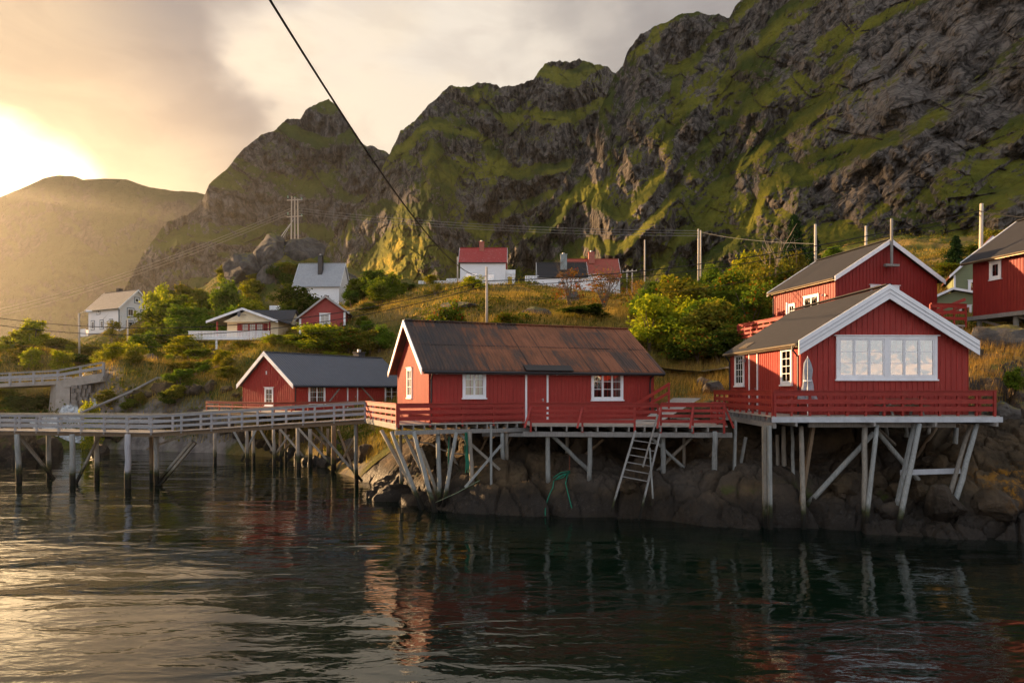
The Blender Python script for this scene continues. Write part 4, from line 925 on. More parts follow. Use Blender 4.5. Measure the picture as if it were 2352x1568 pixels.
railing(d2, [CB, C0], 1.02, red_rail, boards=bw, step=1.05); railing(d2, [C0, C1], 1.02, red_rail, boards=bw, step=.78); railing(d2, [C1, C1+Vector((-.05, 2.6, 0))], 1.02, red_rail, boards=bw, step=.9)
piles(d2, zo4, [((566,775,28.25),(571,1425,28.2),.11,WP,'stilt','flat'), ((600,775,28.05),(607,1455,27.9),.11,WL,'stilt','flat'), ((380,740,31),(368,1245,30.6),.09,WL,'stilt','flat'), ((447,850,32),(393,1140,32),.09,WL,'stilt','flat'),
  ((653,835,31.6),(655,1172,31.4),.11,WP,'stilt','round'), ((693,780,31.4),(703,1172,31.2),.13,WP,'stilt','round'), ((748,780,30),(766,1282,29.8),.09,WL,'stilt','round'), ((808,780,28.6),(825,1420,28.0),.13,WP,'stilt','round'),
  ((888,765,28.9),(797,1360,28.4),.11,WB,'stilt','flat'), ((1225,785,28.4),(1225,1472,27.5),.15,WP,'stilt','round'), ((1305,770,28.2),(1232,1462,27.35),.12,WL,'stilt','round'), ((1282,822,28.7),(842,1298,29),.14,WL,'brace','round'),
  ((1310,818,29.3),(1728,1312,29.2),.13,WL,'brace','round'), ((1548,765,28.4),(1432,1295,27.7),.09,WL,'stilt','flat'), ((1582,765,28.1),(1438,1480,27.0),.13,WL,'stilt','round'), ((1822,790,30.6),(1795,1260,30.2),.14,WL,'stilt','round'),
  ((1912,775,29.0),(1778,1230,28.2),.11,WP,'stilt','round'), ((1957,765,28.4),(1797,1350,27.5),.13,WL,'stilt','round'), ((1642,790,32.6),(1618,1050,32.6),.14,WP,'stilt','round'), ((1692,790,32),(1538,1015,32),.10,WB,'brace','round'),
  ((1318,800,32.5),(1432,908,33),.09,WP,'brace','round'), ((1495,785,33),(1500,880,33),.12,WL,'stilt','round'), ((1365,780,33),(1368,830,33.2),.1,WL,'stilt','round')])
b = MB(); b.beam(P(*zo4(1458, 1082), 28.75), P(*zo4(1847, 1070), 28.75), .06, .22); wbuild(b, 'cross_beam', paint('pale_board', (.52, .54, .56)), d2)
# loose timber and stones thrown under the deck are left to the shore rocks
# ---- folded parasol
pr = empty('folded_parasol', (12.45, 28.75, ZR), 0, 'grey folded parasol standing against the waterfront cabin behind the red rail', 'parasol')
b = MB(); b.tube([(0, 0, 0), (0, 0, 2.35)], .025, 8); b.tube([(0, 0, 2.35), (0, 0, 2.5)], .035, 8, .005); b.build('pole', white, pr)
vs = []; fs = []; n = 16; prof = [(.0, 2.42, .03), (.06, 2.2, .11), (.1, 1.9, .15), (.1, 1.55, .14), (.1, 1.3, .16), (.1, 1.0, .22), (.1, .75, .28), (.1, .62, .29)]
for (_, z, r) in prof:
    for k in range(n): a = 2*math.pi*k/n; rr = r*(1+.28*(1 if k % 2 else -1))*(1+.1*math.sin(z*9+k)); vs.append((rr*math.cos(a), rr*math.sin(a), z))
for i in range(len(prof)-1):
    for k in range(n): fs.append((i*n+k, i*n+(k+1) % n, (i+1)*n+(k+1) % n, (i+1)*n+k))
b = MB(); b.add(vs, fs); b.build('canopy', paint('grey_canvas', (.40, .42, .45), .9, .12, 6), pr)
b = MB(); b.tube([(0, 0, 1.42), (0, 0, 1.48)], .17, 12); b.build('strap', white, pr)
# ---- picnic table on the deck
pt = empty('picnic_table', (16.4, 28.7, ZR), R(2), 'brown picnic table standing behind the red rail of the high deck', 'table')
b = MB()
for k in range(4): b.box((-.9, -.02+k*.11-.2, .66), (.9, .08+k*.11-.2, .70))
b.build('table_top', wood_brown, pt)
for y in (-.36, .42): b = MB(); b.box((-.9, y-.1, .40), (.9, y+.1, .44)); b.build('bench', wood_brown, pt)
for x in (-.65, .65):
    b = MB(); b.beam((x, -.42, 0), (x, -.12, .66), .05, .09, (1, 0, 0)); b.beam((x, .48, 0), (x, .2, .66), .05, .09, (1, 0, 0)); b.beam((x+.04, -.42, .37), (x+.04, .5, .37), .03, .09); b.build('leg', WG, pt)

# ---- footbridge
K0, K1, K2, K3 = Vector((-40.5, 44.7, 3.15)), Vector((-20.9, 39.5, 3.25)), Vector((-8.35, 38.75, 4.06)), None
W2 = Vector((.55, 1.75, 0)); W1 = Vector((.42, 1.8, 0)); W3 = Vector((.1, 1.8, 0))
fb = empty('footbridge', (K1.x, K1.y, 0), 0, 'long grey timber footbridge on piles crossing the cove to the deck', 'footbridge')
b = MB()
for a, c, wa, wc in ((K0, K1, W1, W1), (K1, K2, W1, W3)):
    n = int((c-a).length/.16)
    for k in range(n):
        p, q = a.lerp(c, (k+.03)/n), a.lerp(c, (k+.97)/n); wv, wv2 = wa.lerp(wc, k/n), wa.lerp(wc, (k+1)/n); z = Vector((0, 0, random.uniform(-.006, .006)))
        b.prism([p-wv*.05+z, q-wv2*.05+z, q+wv2*1.05+z, p+wv*1.05+z], (0, 0, -.05))
wbuild(b, 'deck_floor', wood_deck, fb)
b = MB(); dz = Vector((0, 0, -.17))
for a, c, wa, wc in ((K0, K1, W1, W1), (K1, K2, W1, W3)):
    for t in (.04, .5, .96): b.beam(a+wa*t+dz, c+wc*t+dz, .10, .22)
wbuild(b, 'beam', wood_brown, fb)
bb = ((.02, .13), (.33, .13), (.64, .13)); wood_rail = paint('grey_rail_timber', (.36, .37, .38), .85, .14, 3, (.7, 6, 6), .2, dirt=(.24, .23, .21, .5))
capw = paint('cap_timber', (.40, .36, .28), .85, .12, 3)
railing(fb, [K0, K1, K2], .98, wood_rail, boards=bb, step=1.72, side=1, post=.11, capm=capw)
railing(fb, [K0+W1, K1+W1, K2+W3], .98, wood_rail, boards=bb, step=1.72, side=-1, post=.11, capm=capw)
piles(fb, zo8, [((182,790,42),(205,1310,42),.20,WL,'stilt','round'), ((518,800,44),(525,1262,44),.18,WL,'stilt','round'), ((770,790,40.8),(777,1342,40.7),.20,WL,'stilt','round'), ((1032,800,43),(1036,1288,43),.18,WL,'stilt','round'),
  ((1365,790,39.6),(1368,1372,39.5),.22,WG and paint('grey_pile_timber', (.40, .40, .42), .85, .12, 4, (5, 5, .5), .3, tide=True),'stilt','round'), ((1670,790,40.3),(1673,1340,40.9),.19,WL,'stilt','round'), ((1622,810,42.2),(1626,1310,42.2),.15,WB,'stilt','flat'),
  ((205,800,42.3),(570,1262,43.8),.11,WP,'brace','flat'), ((1062,810,42.8),(815,1310,41.5),.10,WP,'brace','flat'), ((2060,860,40.5),(1708,1278,41.6),.12,WL,'brace','flat'), ((2090,880,40.2),(1722,1318,40.8),.12,WP,'brace','flat'), ((1990,790,42.4),(1690,905,42.5),.09,WP,'brace','flat')])
piles(fb, zo5, [((2128,95,39.1),(2135,700,40.5),.15,WL,'stilt','round'), ((1600,140,40.5),(2112,735,41),.10,WL,'brace','flat'), ((1905,205,41),(2102,715,41.5),.09,WP,'brace','flat'), ((2108,300,40),(1932,645,42),.09,WP,'brace','flat')])

# ---- deck of the cove cabin
Tb = mw(boat)
d3 = empty('timber_deck', tuple(Tb @ Vector((0, 0, -4.0))), 0, 'low deck with a light red rail under the blue grey roofed cabin', 'deck')
bq = lambda x, y, z=0: Tb @ Vector((x, y, z))
planks(d3, [tuple(bq(x, y))[:2] for x, y in ((-3.5, -2.2), (14, -2.2), (14, 7.5), (-3.5, 7.5))], ZB-.004, .07, wood_deck)
b = MB(); b.beam(bq(-3.4, -2.1, -.2), bq(14, -2.1, -.2), .12, .24); b.beam(bq(-3.4, -2.1, -.2), bq(-3.4, 7.4, -.2), .12, .24); b.beam(bq(-3.4, 2.5, -.3), bq(14, 2.5, -.3), .14, .24); wbuild(b, 'beam', wood_brown, d3)
railing(d3, [bq(-3.4, 7.2), bq(-3.4, -2.1), bq(4.5, -2.1)], .72, paint('light_red_rail', (.36, .09, .06), .7, .1), boards=((0, .15), (.3, .13)), step=1.7)  # lighter red than the other rails
piles(d3, zo5, [((355,235,53),(357,628,53),.16,WP,'stilt','round'), ((755,205,52),(765,642,52),.18,WP,'stilt','round'), ((838,205,53.5),(846,645,53),.16,WP,'stilt','round'), ((1095,190,51.5),(1102,662,51),.16,WP,'stilt','round'), ((1180,190,53),(1185,640,53),.15,WB,'stilt','round'),
  ((1400,180,49.5),(1406,702,49),.19,WP,'stilt','round'), ((1555,195,51),(1556,645,51),.2,WP,'stilt','round'), ((1700,160,53),(1703,600,53),.1,WB,'stilt','round'), ((1850,130,47),(1852,660,47.5),.22,WB,'stilt','round'), ((1780,190,52),(1782,560,52),.16,WB,'stilt','round'), ((1245,180,54),(1247,600,54),.13,WB,'stilt','round'),
  ((595,225,52.4),(740,492,52.2),.10,WL,'brace','flat'), ((880,200,52.5),(745,486,52.2),.10,WL,'brace','flat'), ((925,200,52.5),(1102,495,52),.10,WP,'brace','flat'), ((1292,268,52),(1012,658,51.5),.10,WP,'brace','flat'), ((1180,200,51),(1432,492,50),.10,WP,'brace','flat'), ((1390,165,49.4),(1822,642,48),.10,WP,'brace','flat'),
  ((1530,190,53),(1780,420,53),.10,WB,'brace','flat'), ((1700,360,53),(1650,560,53),.07,WB,'brace','flat'), ((1360,300,53),(1180,520,53),.09,WB,'brace','flat'), ((1130,520,52),(1215,665,52),.07,WB,'brace','flat')])

# ---- rail of the upper cabins
d4 = empty('timber_deck', (20.3, 47, 9.4), 0, 'upper deck with sunlit red slatted rail beside the tall red cabin', 'deck')
U0, U1 = P(1696, 778, 52.5), P(1800, 766, 46.5); U0.z = U1.z = 9.5
planks(d4, [(U0.x, U0.y), (U1.x, U1.y), (23.5, 46.8), (22.5, 55)], 9.5, .12, wood_deck)
railing(d4, [U0, U1, (23.4, 46.2, 9.5)], 1.2, red_rail, boards=((.0, .2), (.34, .16), (.66, .16), (.96, .16)), step=.9)
railing(d4, [U0, (22.0, 55.5, 9.5)], 1.2, red_rail, boards=((.0, .2), (.34, .16), (.66, .16)), step=1)
for p in (U0, U1, (22.5, 46.8, 0)): b = MB(); b.beam((p[0], p[1], 9.4), (p[0], p[1], gz(p[0], p[1])-.3), .15, .15); wbuild(b, 'stilt', WG, d4)
d5 = empty('timber_deck', (29, 46.5, 10), 0, 'small red railed landing between the two dark red cabins', 'deck')
planks(d5, [(27.5, 44.8), (30.0, 45.2), (30.0, 49), (27.5, 49)], 10.0, .12, wood_deck)
railing(d5, [(27.5, 44.8, 10.0), (30.1, 45.2, 10.0)], 1.35, red_rail, boards=((.0, .24), (.44, .2), (.84, .2)), step=.85)
b = MB(); b.beam((29.0, 46.6, 11.1), (30.3, 45.6, 11.75), .05, .2); b.beam((29.0, 46.6, 10.7), (30.3, 45.6, 11.3), .05, .15); wbuild(b, 'stair_rail', red_rail, d5)
for x, y in ((27.6, 45), (29.9, 45.4)): b = MB(); b.beam((x, y, 9.9), (x, y, gz(x, y)-.3), .15, .15); wbuild(b, 'stilt', WG, d5)

# ---- road bridge
rb_ = empty('road_bridge', (-52, 74, 3), 0, 'low concrete road bridge with a grey timber railing crossing the stream mouth', 'bridge')
b = MB(); a, c = P(-140, 887, 76), P(131, 874, 74.5); b.prism([a+Vector((0, 0, -.42)), c+Vector((0, 0, -.42)), c+Vector((1.2, 5, -.42)), a+Vector((0, 5, -.42))], (0, 0, .42)); wbuild(b, 'deck_slab', concrete, rb_)
b = MB(); c1, c2 = P(131, 874, 74.3), P(236, 856, 72.6); b.prism([c1+Vector((0, 0, -.9)), c2+Vector((0, 0, -.9)), c2+Vector((1, 5, -.9)), c1+Vector((1, 5, -.9))], (0, 0, .9)); wbuild(b, 'ramp_slab', concrete, rb_)
b = MB(); q = [P(118, 878, 75.8), P(131, 878, 74.2), P(161, 876, 74.0), P(175, 876, 78)]; q2 = [P(109, 952, 75.8), P(124, 950, 74.0), P(160, 948, 73.8), P(175, 945, 78)]
b.add(q+[v+Vector((0, 0, -.9)) for v in q2], [(0, 1, 2, 3), (4, 5, 6, 7), (0, 1, 5, 4), (1, 2, 6, 5), (2, 3, 7, 6), (3, 0, 4, 7)]); wbuild(b, 'abutment', concrete, rb_)
b = MB()
for r_ in range(5):
    x = 163
    while x < 205:
        w_ = random.uniform(8, 16); p0, p1 = P(x, 884+r_*9, 73.6), P(x+w_-1, 884+r_*9, 73.3); b.prism([p0, p1, p1+Vector((0, 0, -.38)), p0+Vector((0, 0, -.38))], (0, 1.2+random.random()*.2, 0)); x += w_
wbuild(b, 'stone_facing', stone, rb_)
ra_, rc_, rd_ = a.copy(), c1.copy(), c2.copy()
railing(rb_, [ra_, rc_, rd_], 1.15, wood_rail, boards=((.05, .10), (.42, .32)), step=2.9, cap=True, post=.2, drop=.35)
off = Vector((.4, 4.6, 0)); railing(rb_, [ra_+off, rc_+off, rd_+off], 1.1, wood_rail, boards=((.05, .10), (.5, .16)), step=2.9, cap=False, post=.18)

# ---------------------------------------------------------------- poles and wires
def pole(label, px, ytop, d, r=.11, group='utility poles', base_y=None, lamp_=False, cross=0, tilt=0):
    X = (px-1176)/F*d; zt = HC-(ytop-HY)/F*d; zb = min(gz(X, d), zt-2); o = empty('street_lamp' if lamp_ else 'utility_pole', (X, d, zb), 0, label, 'street lamp' if lamp_ else 'utility pole', group)
    h = zt-zb; b = MB(); b.tube([(0, 0, -.5), (tilt*.5, 0, h*.5), (tilt, 0, h)], r*1.15, 9, r*.85); b.build('post', wood_pole, o, smooth=True)
    if lamp_: b = MB(); b.tube([(0, 0, h-.1), (.5, -.1, h+.15), (1.3, -.3, h+.2)], .05, 6); b.build('arm', steel, o); b = MB(); b.tube([(1.2, -.3, h+.2), (2.0, -.5, h+.22)], .2, 8, .12); b.build('lamp_head', white, o)
    if cross:
        b = MB(); b.box((-cross, -.08, h-.45), (cross, .08, h-.3)); b.build('crossarm', wood_pole, o); i = MB()
        for k in (-1, 0, 1): i.tube([(k*cross*.9, 0, h-.3), (k*cross*.9, 0, h-.05)], .07, 6)
        i.build('insulator', steel, o)
    return o
wood_pole = paint('pole_timber', (.50, .44, .36), .85, .12, 3, (4, 4, .4))
p1 = pole('grey utility pole rising behind the rusty roof of the long cabin', 1118, 613, 62, .12)
b = MB(); b.tube([(0, 0, 0), (.05, -.02, 0)], .05, 6)
pole('pole standing close to the wall of the red roofed house', 1051, 590, 131, .16)
pole('slim lone pole on the slope beyond the black roofed house', 1481, 551, 118, .13)
pole('pole of the pair standing close together, the taller one', 1604, 526, 122, .16); pole('pole of the pair standing close together, the thinner one', 1609.5, 529, 124, .14)
pole('pole rising behind the sloping roof of the tall red cabin, tallest of its two', 1873, 515, 64, .13)
pole('short pole showing just over the ridge of the tall red cabin', 1989, 519, 66, .13)
pole('pale pole beside the roof of the edge cabin', 2250, 468, 52.5, .15, tilt=.15)
pole('pole with a lamp beside the white house', 183, 719, 96, .13, 'street lamps', lamp_=True, tilt=-.1)
pole('pole with a small lamp among bushes in front of the white house gable', 293.5, 733, 104, .13, 'street lamps', lamp_=False)
pole('low pole with a crossarm near the red tiled house, left of its pair', 1440, 620, 123, .14, cross=.8); pole('low pole with a crossarm near the red tiled house, right of its pair', 1452, 618, 122, .14, cross=.8)
# the triple mast on the knoll
X, Y = (677-1176)/F*165, 165; zb = gz(X, Y); hp = empty('power_mast', (X, Y, zb), 0, 'tall three legged power mast with crossarms on top of the rocky knoll', 'power mast')
hh = HC+(895-452)/F*165-zb
for k, (x, y) in enumerate(((-.75, -.4), (0, 0), (.75, .4))): b = MB(); b.tube([(x, y, -1), (x*.8, y, hh-k*.2)], .2, 8, .15); b.build('post', wood_pole, hp)
for z in (hh-.6, hh-4.6): b = MB(); b.beam((-1.6, -.9, z-.5), (1.6, .9, z+.2), .2, .2); b.build('crossarm', wood_pole, hp)
b = MB()
for z in (hh-.5, hh-4.5):
    for k in (-1, 0, 1): b.tube([(k*1.4, k*.8, z), (k*1.4, k*.8, z+.5)], .14, 6)
b.build('insulator', paint('green_glass', (.2, .4, .3), .3), hp)
for x in (-5.5, -4.6, -3.8): b = MB(); b.tube([(x, -1, gz(X+x, Y-1)-zb), (-.3, 0, hh-5.5)], .05, 5); b.build('guy_wire', steel, hp)
cable_m = paint('cable_rubber', (.012, .012, .013), .5, .05); wire_m = paint('bare_wire', (.22, .22, .22), .5, .05, metal=.5)
def cable(label, pts, r, sag=0, m=None, name='power_cable', group='overhead cables', n=40):
    out = []
    for a, c in zip(pts[:-1], pts[1:]):
        a, c = Vector(a), Vector(c)
        for k in range(n+(c == Vector(pts[-1]))): t = k/n; p = a.lerp(c, t); p.z -= sag*4*t*(1-t); out.append(p)
    o = MB().tube(out, r, 6).build(name, m or cable_m); return tag(o, label, 'cable', group)
T1 = P(1117, 634, 62)
cable('thick black cable crossing the sky down to the pole behind the long cabin', [P(600, -32, 13.5), T1], .027, 1.7)
cable('upper black cable from the pole behind the long cabin to the edge cabin', [P(1118, 645, 62), P(2250, 484, 52.5)], .038, 1.15)
cable('lower black cable from the pole behind the long cabin to the edge cabin', [P(1118, 655, 62), P(2251, 494, 52.5)], .030, 1.25)
cable('thin cable lowest on the pole behind the long cabin, running to the tall red cabin', [P(1118, 683, 62), P(1560, 668, 58), P(1880, 603, 50)], .014, .3)
cable('upper black cable running from the pole past the cream cabin towards the bay', [P(1117, 644, 62), P(-60, 722, 66)], .035, 2.6)
cable('middle black cable running from the pole past the cream cabin towards the bay', [P(1117, 656, 62), P(-60, 738, 66)], .032, 2.7)
cable('lowest thin cable running from the pole past the cream cabin towards the bay', [P(1117, 690, 62), P(-60, 785, 66)], .016, 2.0)
for k, (y0, y1, y2) in enumerate(((478, 530, 700), (484, 536, 707), (490, 542, 716))):
    cable('thin far power line between the three legged mast and the pair of poles', [P(684, y0, 165), P(1606, y1, 122)], .045, 1.2, wire_m, 'power_line', 'far power lines eastward')
    cable('thin far power line going down from the three legged mast over the white house', [P(670, y0, 165), P(-80, y2+25, 260)], .07, 3.0, wire_m, 'power_line', 'far power lines over the bay')
cable('thin power line from the pair of poles to the pole behind the tall cabin', [P(1606, 532, 122), P(1873, 560, 64)], .022, .4, wire_m, 'power_line')
cable('pair of cables leaving the pale pole behind the edge cabin', [P(2251, 485, 52.5), P(2460, 500, 42)], .03, .2)

# ---------------------------------------------------------------- ropes and pipe
rope_m = paint('green_rope', (.02, .20, .12), .8, .15, 8)
def rope(label, pts, r=.022, m=None, name='rope', group=None):
    return tag(MB().tube([Vector(p) for p in pts], r, 6).build(name, m or rope_m, smooth=True), label, 'rope', group)
def on_rock(lst, conv, off=.06):
    out = []
    for x, y in lst:
        px, py = conv(x, y); best = None
        for d in np.arange(29.0, 36, .05):   # first rock met along this sight line
            z = HC-(py-HY)/F*d; X = (px-1176)/F*d
            if gz(X, d) >= z: best = Vector((X, d-off, z+off*.5)); break
        out.append(best if best is not None else P(px, py, 30.6))
    return out
r1 = on_rock([(1605,1112),(1570,1140),(1530,1150),(1495,1185),(1488,1230),(1470,1265),(1450,1320),(1438,1375),(1437,1420)], zo3)
rope('green rope lying down the rock beside the ladder, looped end to the water', r1, .026)
rope('green rope hanging straight down the rock to the waterline, frayed yellow at its end', on_rock([(1605,1112),(1585,1150),(1575,1200),(1592,1270),(1615,1360),(1655,1455)], zo3), .026)
rope('bunch of green rope tied round an iron pin on the rock', on_rock([(1490,1165),(1540,1130),(1600,1118),(1560,1160),(1500,1180),(1560,1140),(1605,1130)], zo3, .1), .03)
b = MB(); tt = on_rock([(1603, 1118)], zo3, -.02)[0]; b.tube([tt-Vector((0, 0, .3)), tt+Vector((0, 0, .75))], .025, 6); tag(b.build('mooring_pin', paint('rusty_iron', (.2, .07, .04), .9, .2)), 'thin rusty iron pin standing in the rock', 'pin')
b = MB()
for k in range(9):
    x0 = 895+k*4.5; b.tube([P(*zo3(x0, 850+random.uniform(0, 8)), 33.2+.02*k), P(*zo3(x0+random.uniform(-6, 6), 960), 33.2), P(*zo3(900+k*3.2, 1050), 33.1), P(*zo3(905+k*3+random.uniform(-8, 8), 1100+random.uniform(0, 45)), 33.1)], .022, 5)
tag(b.build('fishing_net', rope_m), 'dark green net hanging from the beam under the deck', 'net')
rope('short green rope hanging on a stilt under the deck', [P(*zo3(785, 880), 33.4), P(*zo3(781, 980), 33.3), P(*zo3(783, 1085), 33.3)], .03)
rope('thin green mooring line stretched from the leaning stilt to the rock', [P(*zo3(665, 1338), 32.0), P(*zo3(830, 1265), 32.2), P(*zo3(995, 1175), 32.4)], .016, paint('pale_rope', (.2, .26, .16), .8))
rope('pale hose curving under the deck of the long cabin', [P(*zo3(470, 885), 36), P(*zo3(560, 915), 36), P(*zo3(650, 925), 36), P(*zo3(740, 970), 36), P(*zo3(830, 995), 36), P(*zo3(900, 1000), 36)], .04, paint('pale_hose', (.5, .47, .42), .7), 'hose')
pp = []
for x, y, d in ((185, 948, 64), (240, 925, 66), (300, 900, 68), (360, 880, 70.5), (420, 868, 72), (480, 863, 73), (540, 862, 73.5)):
    X = (x-1176)/F*d; pp.append(Vector((X, d, max(HC-(y-HY)/F*d, gz(X, d)+.12))))
tag(MB().tube(pp, .13, 8).build('water_pipe', wood_grey), 'long grey pipe running up the grassy slope behind the bridge', 'pipe')
# ---------------------------------------------------------------- boulders
random.seed(11)
def rock_mesh(seed, flat=.75, n=26):
    rnd = random.Random(seed); bm = bmesh.new()
    for _ in range(n):
        v = Vector((rnd.gauss(0, 1), rnd.gauss(0, 1), rnd.gauss(0, 1))).normalized(); bm.verts.new((v.x, v.y*.8, v.z*flat))
    r = bmesh.ops.convex_hull(bm, input=bm.verts); bmesh.ops.delete(bm, geom=[g for g in r['geom_interior'] if isinstance(g, bmesh.types.BMVert)], context='VERTS')
    bmesh.ops.bevel(bm, geom=bm.edges[:], offset=.07, segments=2, affect='EDGES', profile=.6, clamp_overlap=True)
    bmesh.ops.triangulate(bm, faces=bm.faces[:]); bmesh.ops.subdivide_edges(bm, edges=bm.edges[:], cuts=3, use_grid_fill=True)
    co = np.array([v.co[:] for v in bm.verts]); d = fbm(co*1.6+seed*3.1, 4)*.24+fbm(co*5+seed, 4, ridged=True)*.06
    f1, f2, _ = voronoi2(co[:, 0]*1.1+seed+co[:, 2]*.4, co[:, 1]*1.1+co[:, 2]*.9, 3)
    d = d-sstep(f2-f1, .08, 0)*.05
    for v, k in zip(bm.verts, d): v.co *= (1+k)*min(1, 1.02/max(v.co.length, .01))
    me = bpy.data.meshes.new('boulder'); bm.to_mesh(me); bm.free()
    for p in me.polygons: p.use_smooth = True
    return me
def outcrop_mat():
    m, N = new_mat('outcrop_stone'); out = N.n('ShaderNodeOutputMaterial'); b = N.n('ShaderNodeBsdfPrincipled')
    g = N.n('ShaderNodeNewGeometry'); pos = g.outputs['Position']; sp = N.n('ShaderNodeSeparateXYZ'); N.l(g.outputs['Normal'], sp.inputs[0])
    n1 = N.noise(pos, .7, 5, .6); n2 = N.noise(pos, 3, 6, .7)
    c = N.mix(N.smooth(n1, .3, .7), (.05, .042, .035), (.13, .115, .098)); c = N.mix(N.math('MULTIPLY', N.smooth(n2, .5, .7), .6), c, (.035, .03, .026))
    s_ = N.math('ADD', sp.outputs[2], N.math('MULTIPLY', N.math('SUBTRACT', n2, .5), .8))
    c = N.mix(N.math('MULTIPLY', N.smooth(s_, .68, .9), N.smooth(n1, .4, .55)), c, N.mix(N.smooth(n2, .4, .6), (.055, .07, .012), (.17, .14, .02)))
    N.l(c, b.inputs['Base Color']); b.inputs['Roughness'].default_value = .9
    bn = N.n('ShaderNodeBump'); bn.inputs['Strength'].default_value = .9; bn.inputs['Distance'].default_value = .3; N.l(n2, bn.inputs['Height']); N.l(bn.outputs[0], b.inputs['Normal'])
    N.l(b.outputs[0], out.inputs[0]); return m
M_bould = outcrop_mat()
RM = [rock_mesh(s, .6+.1*(s % 4)) for s in range(7)]; RD = [m.copy() for m in RM]
for m in RM: m.materials.append(M_rock)
for m in RD: m.materials.append(M_bould)
def boulder(px, py, d, wpx, label, group, dry=False, sz=None, sink=.35, hpx=None):
    """px, py: the boulder's middle in the survey frame"""
    X = (px-1176)/F*d; r = wpx/2/F*d; z = gz(X, d); zc = HC-(py-HY)/F*d
    o = bpy.data.objects.new('boulder', random.choice(RD if dry else RM)); COL.objects.link(o)
    rz = r*(random.uniform(.75, 1.0) if hpx is None else hpx/wpx)
    o.location = (X, d+r*.15, max(z, -.2)+rz*(.02 if 'knoll' in group else .3)); o.scale = (r, r*random.uniform(.8, 1.1), rz*1.3)
    o.rotation_euler = (random.uniform(-.3, .3), random.uniform(-.3, .3), random.uniform(0, 6.28))
    tag(o, label, 'boulder', group); return o
x = 250
while x < 850:   # the row of stones lining the cove
    w_ = random.uniform(26, 64); d = float(np.interp(x, [200, 330, 480, 620, 760, 850], [67, 65.5, 62.5, 58.5, 49.5, 44]))
    boulder(x, float(np.interp(x, [200, 480, 620, 850], [1020, 1024, 1030, 1066])), d+.5, w_, 'dark boulder in the row along the water of the inner cove behind the footbridge', 'boulders lining the cove'); x += w_*.55
x = 300
while x < 830:
    w_ = random.uniform(22, 50); d = float(np.interp(x, [200, 330, 480, 620, 760, 850], [68.5, 67.5, 65, 61, 53, 47]))
    boulder(x, float(np.interp(x, [200, 480, 620, 850], [1003, 1004, 1004, 1030])), d+.8, w_, 'grey boulder in the upper tier above the inner cove, seen between the bridge piles', 'upper boulders of the cove'); x += w_*.7
for a in [(20,1022,57,150,'big brown rock with weed by the water at the left end of the footbridge'),(95,1040,58.5,90,'low weedy rock beside the big brown rock by the bridge'),(-60,1010,57,160,'large grey rock mostly outside the picture at the bridge end'),(225,1052,60,60,'small half sunk rock in the mouth of the cove')]:
    boulder(*a, 'rocks by the bridge end')
for a in [(905,1075,35.5,105,'tall slanting slab under the leaning stilts at the end of the long deck'),(862,1100,36.5,60,'dark wet rock under the end of the footbridge'),(960,1100,34.2,90,'rounded rock low at the water between the leaning stilts'),(985,1040,37.2,80,'brown rock high under the deck behind the leaning stilts'),
          (1090,1020,37,70,'brown stone high under the long deck, sunlit'),(1330,1050,34.5,60,'upright stone under the gangway behind the brace'),(1365,1055,34.2,50,'pale stone wedged under the gangway beside the post'),(1410,1070,32.8,55,'flat topped stone beside the ladder'),(1418,1100,32,48,'dark split stone close to the ladder foot'),(1475,1120,31,70,'wedge shaped stone behind the ladder'),(1440,1150,30.7,50,'stone at the ladder foot by the water')]:
    boulder(*a, 'rocks under the long deck')
for k in range(22):
    x = random.uniform(1900, 2240); boulder(x, random.uniform(1085, 1205), random.uniform(28.6, 31), random.uniform(30, 70), 'dark boulder in the heap in the shade under the high deck', 'boulders heaped under the high deck')
for a in [(2170,1190,27.6,120,'big rounded boulder at the water right of the last tall stilt'),(2290,1210,26.8,110,'boulder with pale barnacles at the water below the orange lichen'),(2050,1210,27.9,80,'long low boulder with barnacles at the water under the high deck')]:
    boulder(*a, 'boulders heaped under the high deck')
for a in [(560,640,150,105,'tall split boulder at the left end of the rocky knoll'),(620,612,155,110,'long flat boulder on the crest of the rocky knoll'),(690,600,158,130,'great mossy boulder under the three legged mast'),(612,668,146,70,'rounded boulder halfway down the rocky knoll'),(520,675,146,60,'slanting boulder low on the rocky knoll'),(655,675,143,46,'square boulder beside the grey roofed house'),(820,680,120,70,'dark cliff stone beside the grey roofed house'),(790,640,140,90,'steep dark outcrop behind the grey roofed house')]:
    boulder(*a, 'boulders of the knoll', dry=True)
for a in [(935,718,80,40,'pale narrow outcrop in the grass above the long cabin'),(1050,702,82,110,'broad flat outcrop in the golden grass above the long cabin',None,.25),(1225,735,66,110,'grey outcrop with yellow moss behind the chimney of the long cabin',None,.36),(1440,748,58,60,'grey outcrop at the far end of the rusty roof',None,.4),(1310,700,90,60,'low flat stone in the golden grass'),(340,830,78,46,'dark stone in the bushes above the road bridge'),(640,905,62,40,'grey stone in the slope beside the cove cabin'),(500,800,80,30,'small stone in the grassy slope below the cream cabin'),
          (2310,935,32,70,'pale rounded rock beside the end of the high deck'),(2300,775,40,120,'smooth grey rock under the edge cabin'),(1640,905,44,60,'flat stone by the path between the two cabins'),(1620,890,46,40,'small stone on the path between the two cabins')]:
    boulder(*a[:5], 'outcrops in the slope', dry=True, hpx=a[3]*a[6] if len(a) > 6 else None)

